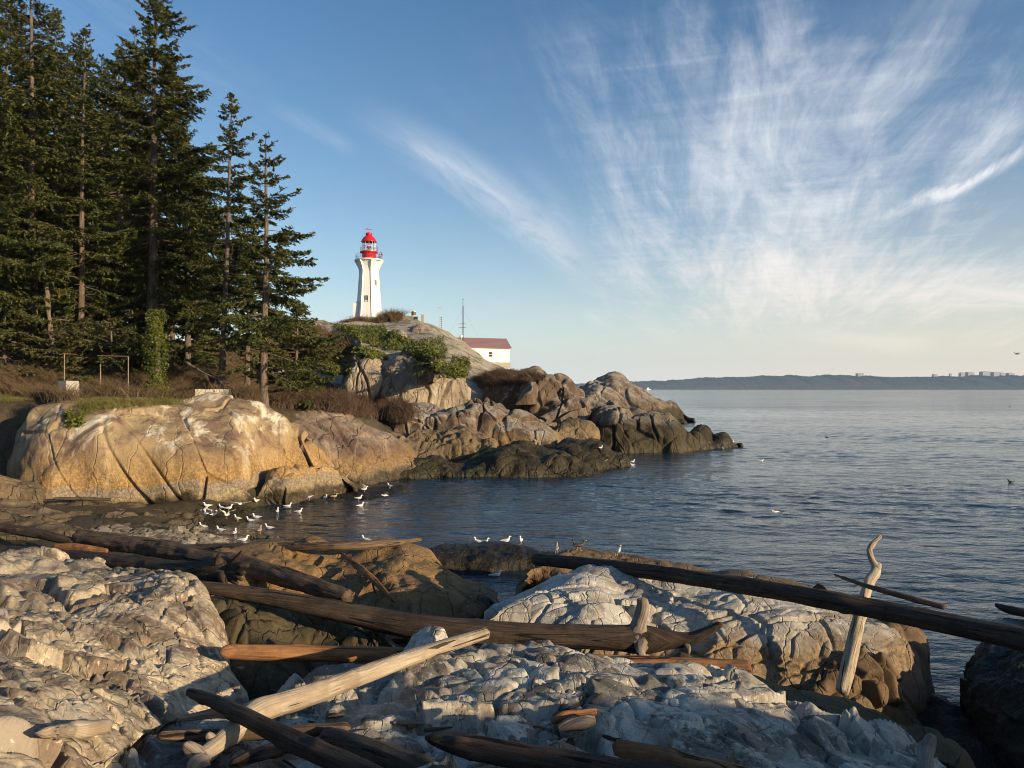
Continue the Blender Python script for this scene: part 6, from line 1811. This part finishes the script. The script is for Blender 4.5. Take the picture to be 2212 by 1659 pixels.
def gull(label, pose, px, py, rz, tone='white', d=None, z=None, tilt=0.0, group='gulls around the cove', sc=1.0):
    """px, py: its feet or waterline"""
    key = (pose, tone)
    if key in GP:
        o = copy_tree(GP[key])
    else:
        o = GP[key] = make_gull(pose, tone)
    if d is not None:
        loc = P(px, py, d)
    elif pose == 'float':
        loc = PZ(px, py, 0.0)
    else:
        h, n_ = cast(px, py)
        loc = np.array(h[:]) if h is not None and h.z > 0 else PZ(px, py, 0.02)
        loc[2] = max(loc[2], 0.0) if z is None else z
    o.location = Vector([float(v) for v in loc])
    o.rotation_euler = (tilt, 0, math.radians(rz))
    o.scale = (sc * 0.9,) * 3
    return tag(o, label, 'gull', group)


# rz 0: head towards the right of the view, 90: away from the camera
for a in (
    ('white gull standing at the rear of the feeding flock', 'stand', 448, 1100, 200), ('white gull with half-raised wings at the shore end of the flock', 'raise', 442, 1117, 190), ('gull with arched wings beside the pebble ledge', 'raise', 461, 1119, 60, 'grey'),
    ('small white gull standing under the big flapping gull', 'stand', 478, 1104, 150), ('grey-backed gull in the thick of the flock', 'stand', 494, 1105, 20, 'grey'), ('gull with wings thrown high in the middle of the flock', 'raise', 490, 1120, 250), ('white gull facing out to sea on the small brown stone behind the flock', 'stand', 554, 1089, 250),
    ('white gull standing on the outer edge of the weedy ledge', 'stand', 513, 1128, 160), ('gull floating just off the weedy ledge, nearer of two', 'float', 540, 1126, 170), ('gull floating just off the weedy ledge, farther of two', 'float', 554, 1119, 190, 'grey'), ('lone white gull standing on the pebble beach', 'stand', 438, 1146, 165),
    ('grey gull crouched in the shallows beside the pebbles', 'float', 476, 1147, 170, 'grey'), ('white gull swimming straight away from the pebbles', 'float', 507, 1153, 95), ('brownish gull standing on the little stone in the shallows', 'stand', 561, 1154, 90, 'brown'), ('plump gull floating behind the brownish gull', 'float', 581, 1142, 175, 'grey'), ('gull floating close to the long thin log', 'float', 526, 1168, 15, 'grey'),
    ('gull swimming away below the wedge-shaped boulder', 'float', 599, 1106, 95), ('gull floating at the foot of the wedge-shaped boulder', 'float', 622, 1095, 10), ('gull floating a little farther out than the wedge-shaped boulder', 'float', 645, 1107, 5, 'grey'), ('gull perched head down on the small black tidal rock', 'peck', 668, 1081, 170),
    ('tan gull standing on the edge of the flat black rock', 'stand', 722, 1079, 15, 'brown'), ('grey gull behind the tan gull on the flat black rock', 'stand', 721, 1066, 140, 'grey'), ('small gull floating beside the flat black rock', 'float', 703, 1077, 80), ('white gull standing at the water on the flat black rock', 'stand', 775, 1083, 10), ('white gull floating just below the flat black rock', 'float', 779, 1094, 40), ('gull landing with lifted wings on the flat black rock', 'raise', 787, 1063, 20, 'grey'),
    ('gull standing alone at the far end of the flat black rock', 'stand', 842, 1056, 150, 'grey'), ('gull floating by the tip of the long thin log', 'float', 790, 1168, 160, 'grey'),
    ('gull resting on the water behind the pool rock, first of a pair', 'float', 1033, 1172, 170), ('gull resting on the water behind the pool rock, second of a pair', 'float', 1046, 1174, 10, 'grey'), ('gull floating behind the standing white gull of the pool rock', 'float', 1093, 1170, 20, 'grey'), ('big white gull standing on top of the black pool rock', 'stand', 1125, 1177, 260), ('gull standing upright where the long dark log begins', 'stand', 1202, 1196, 80, 'brown'),
    ('white gull standing on the rock behind the long dark log', 'stand', 1332, 1203, 300), ('gull floating in the dark tidal pool', 'float', 1071, 1246, 10, 'grey'),
    ('white gull on top of the mossy headland rock', 'stand', 1156, 958, 100), ('white gull on the green-topped tidal rock', 'stand', 1298, 972, 40), ('gull at the water edge of the green-topped tidal rock', 'float', 1342, 1006, 10), ('gull floating off the green-topped rock, farther of the two', 'float', 1367, 998, 20), ('gull floating off the green-topped rock, nearer of the two', 'float', 1366, 1006, 190), ('gull at the notch between the green-topped rock and the blunt block', 'float', 1335, 972, 160),
    ('white gull on top of the larger black boulder', 'stand', 1519, 922, 120), ('gull floating in front of the small black boulder', 'float', 1562, 971, 90), ('white gull at the seaward tip of the small black boulder', 'stand', 1584, 958, 60), ('white gull floating alone on the open water', 'float', 1645, 997, 10),
):
    gull(*a)
gull('gull flying in with spread wings over the flock', 'fly', 519, 1088, 270, 'white', d=39.0, tilt=0.0, sc=1.15)
gull('gull taking off with raised wings beside the mossy headland rock', 'fly', 1304, 1003, 200, 'white', d=60, tilt=0.5, sc=1.4)
gull('gull gliding low over the open water', 'fly', 1675, 1105, 190, 'white', d=38, tilt=0.1)
gull('gull skimming the water near the flat black rock', 'fly', 832, 1070, 200, 'grey', d=44, tilt=0.3)
gull('dark bird flying low far out on the water', 'fly', 1786, 945, 10, 'dark', d=95, tilt=0.25, group=None, sc=1.2)
gull('tiny dark bird on the water far out', 'float', 2181, 879, 0, 'dark', group=None, sc=1.6)
gull('dark bird resting on the water near the picture edge', 'float', 2183, 1042, 170, 'dark', group=None)
gull('dark waterbird on the rock behind the long dark log, first of a pair', 'stand', 1247, 1188, 170, 'dark', group='dark waterbirds', sc=0.8)
gull('dark waterbird on the rock behind the long dark log, second of a pair', 'stand', 1254, 1189, 20, 'dark', group='dark waterbirds', sc=0.8)
# ------------------------------------------------------------------ the far shore, eight kilometres off
DF = 8000.0
prof = np.array([(1080, 834), (1240, 829), (1300, 828), (1371, 825.8), (1467, 823), (1487, 820.5), (1567, 815), (1647, 813.6), (1727, 810.5), (1807, 812.4), (1840, 811), (1855, 808.5), (1870, 810.5), (1967, 813), (2047, 814), (2120, 812.5), (2212, 812), (2400, 812), (2700, 815), (2900, 832)], float)
n = 1500
px = np.linspace(1080, 2900, n)
py = np.interp(px, prof[:, 0], prof[:, 1])
x = (px - CX) / FPX * DF
zt = HCAM + (HY - py) / FPX * DF
rf = np.random.default_rng(3)
q = np.stack((x / 60, x * 0, x * 0), 1)
zt = zt + 9 * fbm(q, 4, 2) + np.abs(rf.normal(0, 5.5, n)) * (0.6 + 0.8 * (vnoise(q / 6, 4) > 0))
rows = np.linspace(0, 1, 26)
V = []
for f in rows:
    y = DF + 900 * f
    z = zt * np.sin(f * math.pi / 2) ** 0.62 if f > 0 else np.full(n, -2.0)
    if 0 < f < 1:
        z = z + 5 * fbm(np.stack((x / 40, np.full(n, f * 20), x * 0), 1), 4, 7) + np.abs(rf.normal(0, 3, n))
    V.append(np.stack((x, np.full(n, y), z), 1))
for f in (0.3, 0.7, 1.0):
    V.append(np.stack((x, np.full(n, DF + 900 + 1200 * f), zt * (1 - f)), 1))
V = np.array(V).transpose(1, 0, 2).reshape(-1, 3)
m, nt, bs = nodes('far_forest')
t = NT(nt)
pos = t.n('ShaderNodeNewGeometry').outputs['Position']
f1 = t.noise(t.map(pos, (0, 0, 0), (0.004, 0.01, 0.02)), 1.0, 6.0, 0.7)
f2 = t.noise(t.map(pos, (0, 0, 0), (0.0012, 0.004, 0.012)), 1.0, 3.0, 0.6)
c = t.ramp(f1, [(0.35, (0.018, 0.026, 0.019)), (0.6, (0.034, 0.040, 0.027))])
c = t.mix(t.math('MULTIPLY', t.sm(f2, 0.5, 0.62), 0.7), c, (0.065, 0.055, 0.042))
t.link(c, bs.inputs['Base Color'])
bs.inputs['Roughness'].default_value = 0.95
tag(mesh_np('far_hills', V, grid_faces(n, 29), m), None, None, None, 'structure')
M['tower'] = plain('far_tower_wall', (0.30, 0.30, 0.31), 0.8)
M['towerglass'] = plain('far_tower_window', (0.10, 0.12, 0.14), 0.4)
uf = DF / FPX
for (pxc, top, w, lab) in ((2019, 808.5, 9, 'small far tower standing apart on the wooded ridge'), (2053, 807, 5, 'narrow far tower block above the trees'), (2078, 805, 11, 'square far tower block left of the widest pair'), (2095, 804, 15, 'flat-topped far tower block, second of the close pair'),
                           (2127, 802.6, 18, 'tallest far tower block on the wooded ridge'), (2150, 803.8, 16, 'far slab block with stepped roof in the last cluster'), (2164, 805.4, 12, 'lower far slab joining the stepped block'), (2182, 805.8, 14, 'last far tower block at the end of the row'), (1857, 806.5, 14, 'pale far building crowning the bump of the ridge')):
    c = P(pxc, 812, DF + 850)
    hh = (840 - top) * uf * 1.1 + HCAM
    B = empty('tower_block', (c[0], c[1], 0), 0.15, lab, 'tower block', 'high-rise blocks on the far shore')
    ww = w * uf * 1.1
    mb = MB().box((0, 0, hh / 2), (ww, ww * 0.6, hh)).box((ww * 0.1, 0, hh + 2), (ww * 0.4, ww * 0.3, 6)).box((0, 0, hh + 0.4), (ww * 1.03, ww * 0.63, 1.6))
    mb.build('wall', M['tower'], B)
    mb = MB()
    k = 0
    z = hh - 5
    while z > hh - 75 and k < 12:
        mb.box((0, 0, z), (ww * 1.005, ww * 0.61, 2.0))
        z -= 6
        k += 1
    mb.build('window_band', M['towerglass'], B)
# ship far off, aeroplane
c = PZ(1401, 841.6, 0)
c = np.array(((1401 - CX) / FPX * 5200, 5200.0, 0.0))
S_ = empty('ship', c, 0.1, 'tiny white ship on the water below the far shore', 'ship')
V = np.array([(-14, -3, 0), (13, -3, 0), (16, 0, 0), (13, 3, 0), (-14, 3, 0), (-15, -4, 5), (15, -4, 5), (20, 0, 6), (15, 4, 5), (-15, 4, 5)], float)
mb = MB()
mb.add(V, [(0, 1, 6, 5), (1, 2, 7, 6), (2, 3, 8, 7), (3, 4, 9, 8), (4, 0, 5, 9)])
mb.add(V[5:], [(0, 1, 2), (0, 2, 3), (0, 3, 4)])
mb.build('hull', M['wpaint'], S_)
MB().box((-4, 0, 8.5), (15, 6, 7)).box((-2, 0, 14), (8, 5, 4)).box((-6, 0, 18), (2, 2, 5)).build('cabin', M['wpaint'], S_)
c = P(2197, 763.5, 1400)
A_ = empty('aeroplane', c, 0, 'tiny floatplane in the air above the far towers', 'aeroplane')
V, F = ell_loft([(-5.5, 0, 0.6, 0.2, 0.3), (-3, 0, 0.3, 0.5, 0.6), (0, 0, 0, 0.8, 1.0), (3, 0, 0, 0.8, 0.9), (5, 0, -0.1, 0.4, 0.5)])
mesh_np('fuselage', V, F, M['dkmetal'], A_)
MB().box((1.2, 0, 1.1), (2.0, 15, 0.25)).build('wing', M['dkmetal'], A_)
MB().box((-5.2, 0, 1.6), (1.4, 0.2, 2.2)).box((-5.2, 0, 0.8), (1.2, 4.6, 0.15)).build('tail', M['dkmetal'], A_)
for s in (-1, 1):
    V, F = ell_loft([(-3, s * 1.4, -2.0, 0.2, 0.2), (0, s * 1.4, -2.1, 0.4, 0.4), (3.2, s * 1.4, -1.9, 0.3, 0.3)], 8)
    o = mesh_np('float', V, F, M['dkmetal'], A_)

# ------------------------------------------------------------------ unseen rock added right of the camera, crest shaped to throw the evening shade
sdh = np.array((math.sin(SUN_AZ), -math.cos(SUN_AZ)))
rgt = np.array((math.cos(SUN_AZ), math.sin(SUN_AZ)))
DB = 10.0
te, ce = math.tan(SUN_EL), math.cos(SUN_EL)
shade = [(-12, 3.6), (-4, 4.6)]
# the edge of the shade, as points of the near rocks (px, py, distance, allowance)
for a, b, dd, o in ((100, 1660, 4.8, -.1), (300, 1548, 7.2, 0), (440, 1600, 6.9, .05), (560, 1552, 7.35, -.05), (720, 1490, 8.6, 0), (850, 1446, 9.7, 0), (960, 1420, 10, -.25), (1080, 1412, 10, -.3), (1200, 1412, 10.1, -0.3), (1330, 1440, 9.9, -0.25), (1480, 1440, 9.9, -0.3),
                    (1650, 1500, 9.3, -.35), (1250, 1350, 12.6, -.9), (1624, 1453, 10.6, -.3), (1385, 1330, 12.2, -.4), (1500, 1400, 13, 0), (1620, 1410, 13.6, 0), (1740, 1440, 13.6, -.9), (1850, 1450, 13.4, -1.4), (1950, 1500, 14, -1.4), (2010, 1560, 14.4, -1.4)):
    q = P(a, b, dd)
    shade.append((float(q[:2] @ rgt), float(q[2] - (q[:2] @ sdh) * te + o - 0.2 - (0.15 if dd > 8.5 else 0))))
shade.sort()
shade += [(shade[-1][0] + 1.2, -0.5), (shade[-1][0] + 9, -2.0)]
ns = 420
ss = np.linspace(-12, shade[-1][0], ns)
T_ = np.interp(ss, [a for a, b in shade], [b for a, b in shade])
T_ = np.convolve(np.pad(T_, 6, 'edge'), np.ones(13) / 13, 'valid') + 0.30 * fbm(np.stack((ss / 0.7, ss * 0, ss * 0), 1), 4, 3)
zc = T_ + DB * te
rows = []
for (off, k) in ((-3.5, 0.0), (-2.6, 0.35), (-1.7, 0.62), (-1.0, 0.82), (-0.4, 0.95), (0, 1.0), (0.6, 0.97), (2, 0.85), (4, 0.55), (7, 0.2), (9, 0.0)):
    b = rgt[None] * ss[:, None] + sdh[None] * (DB + off)
    rows.append(np.concatenate((b, (-1 + (zc + 1) * k)[:, None]), 1))
V = np.array(rows).transpose(1, 0, 2).reshape(-1, 3)
V += 0.08 * np.stack([fbm(V / 0.8 + 9 * j, 3, 30 + j) for j in range(3)], 1) * (np.arange(len(V)) % 11 != 5)[:, None]
tag(mesh_np('shade_caster', V, grid_faces(ns, 11), M['left']), None, None, None, 'structure')
print('SHADE', [(round(a, 1), round(b, 2)) for a, b in shade])

# ------------------------------------------------------------------ air
hz = MB().box((0, 0, 180), (18600, 18600, 392)).build('haze', [])
hz.data.materials.clear()
m = bpy.data.materials.new('haze_air')
m.use_nodes = True
nt = m.node_tree
nt.nodes.clear()
out = nt.nodes.new('ShaderNodeOutputMaterial')
pv = nt.nodes.new('ShaderNodeVolumePrincipled')
pv.inputs['Color'].default_value = (0.52, 0.74, 1.0, 1)
pv.inputs['Density'].default_value = 0.42e-4
pv.inputs['Anisotropy'].default_value = -0.15
nt.links.new(pv.outputs[0], out.inputs['Volume'])
hz.data.materials.append(m)
tag(hz, None, None, None, 'stuff')
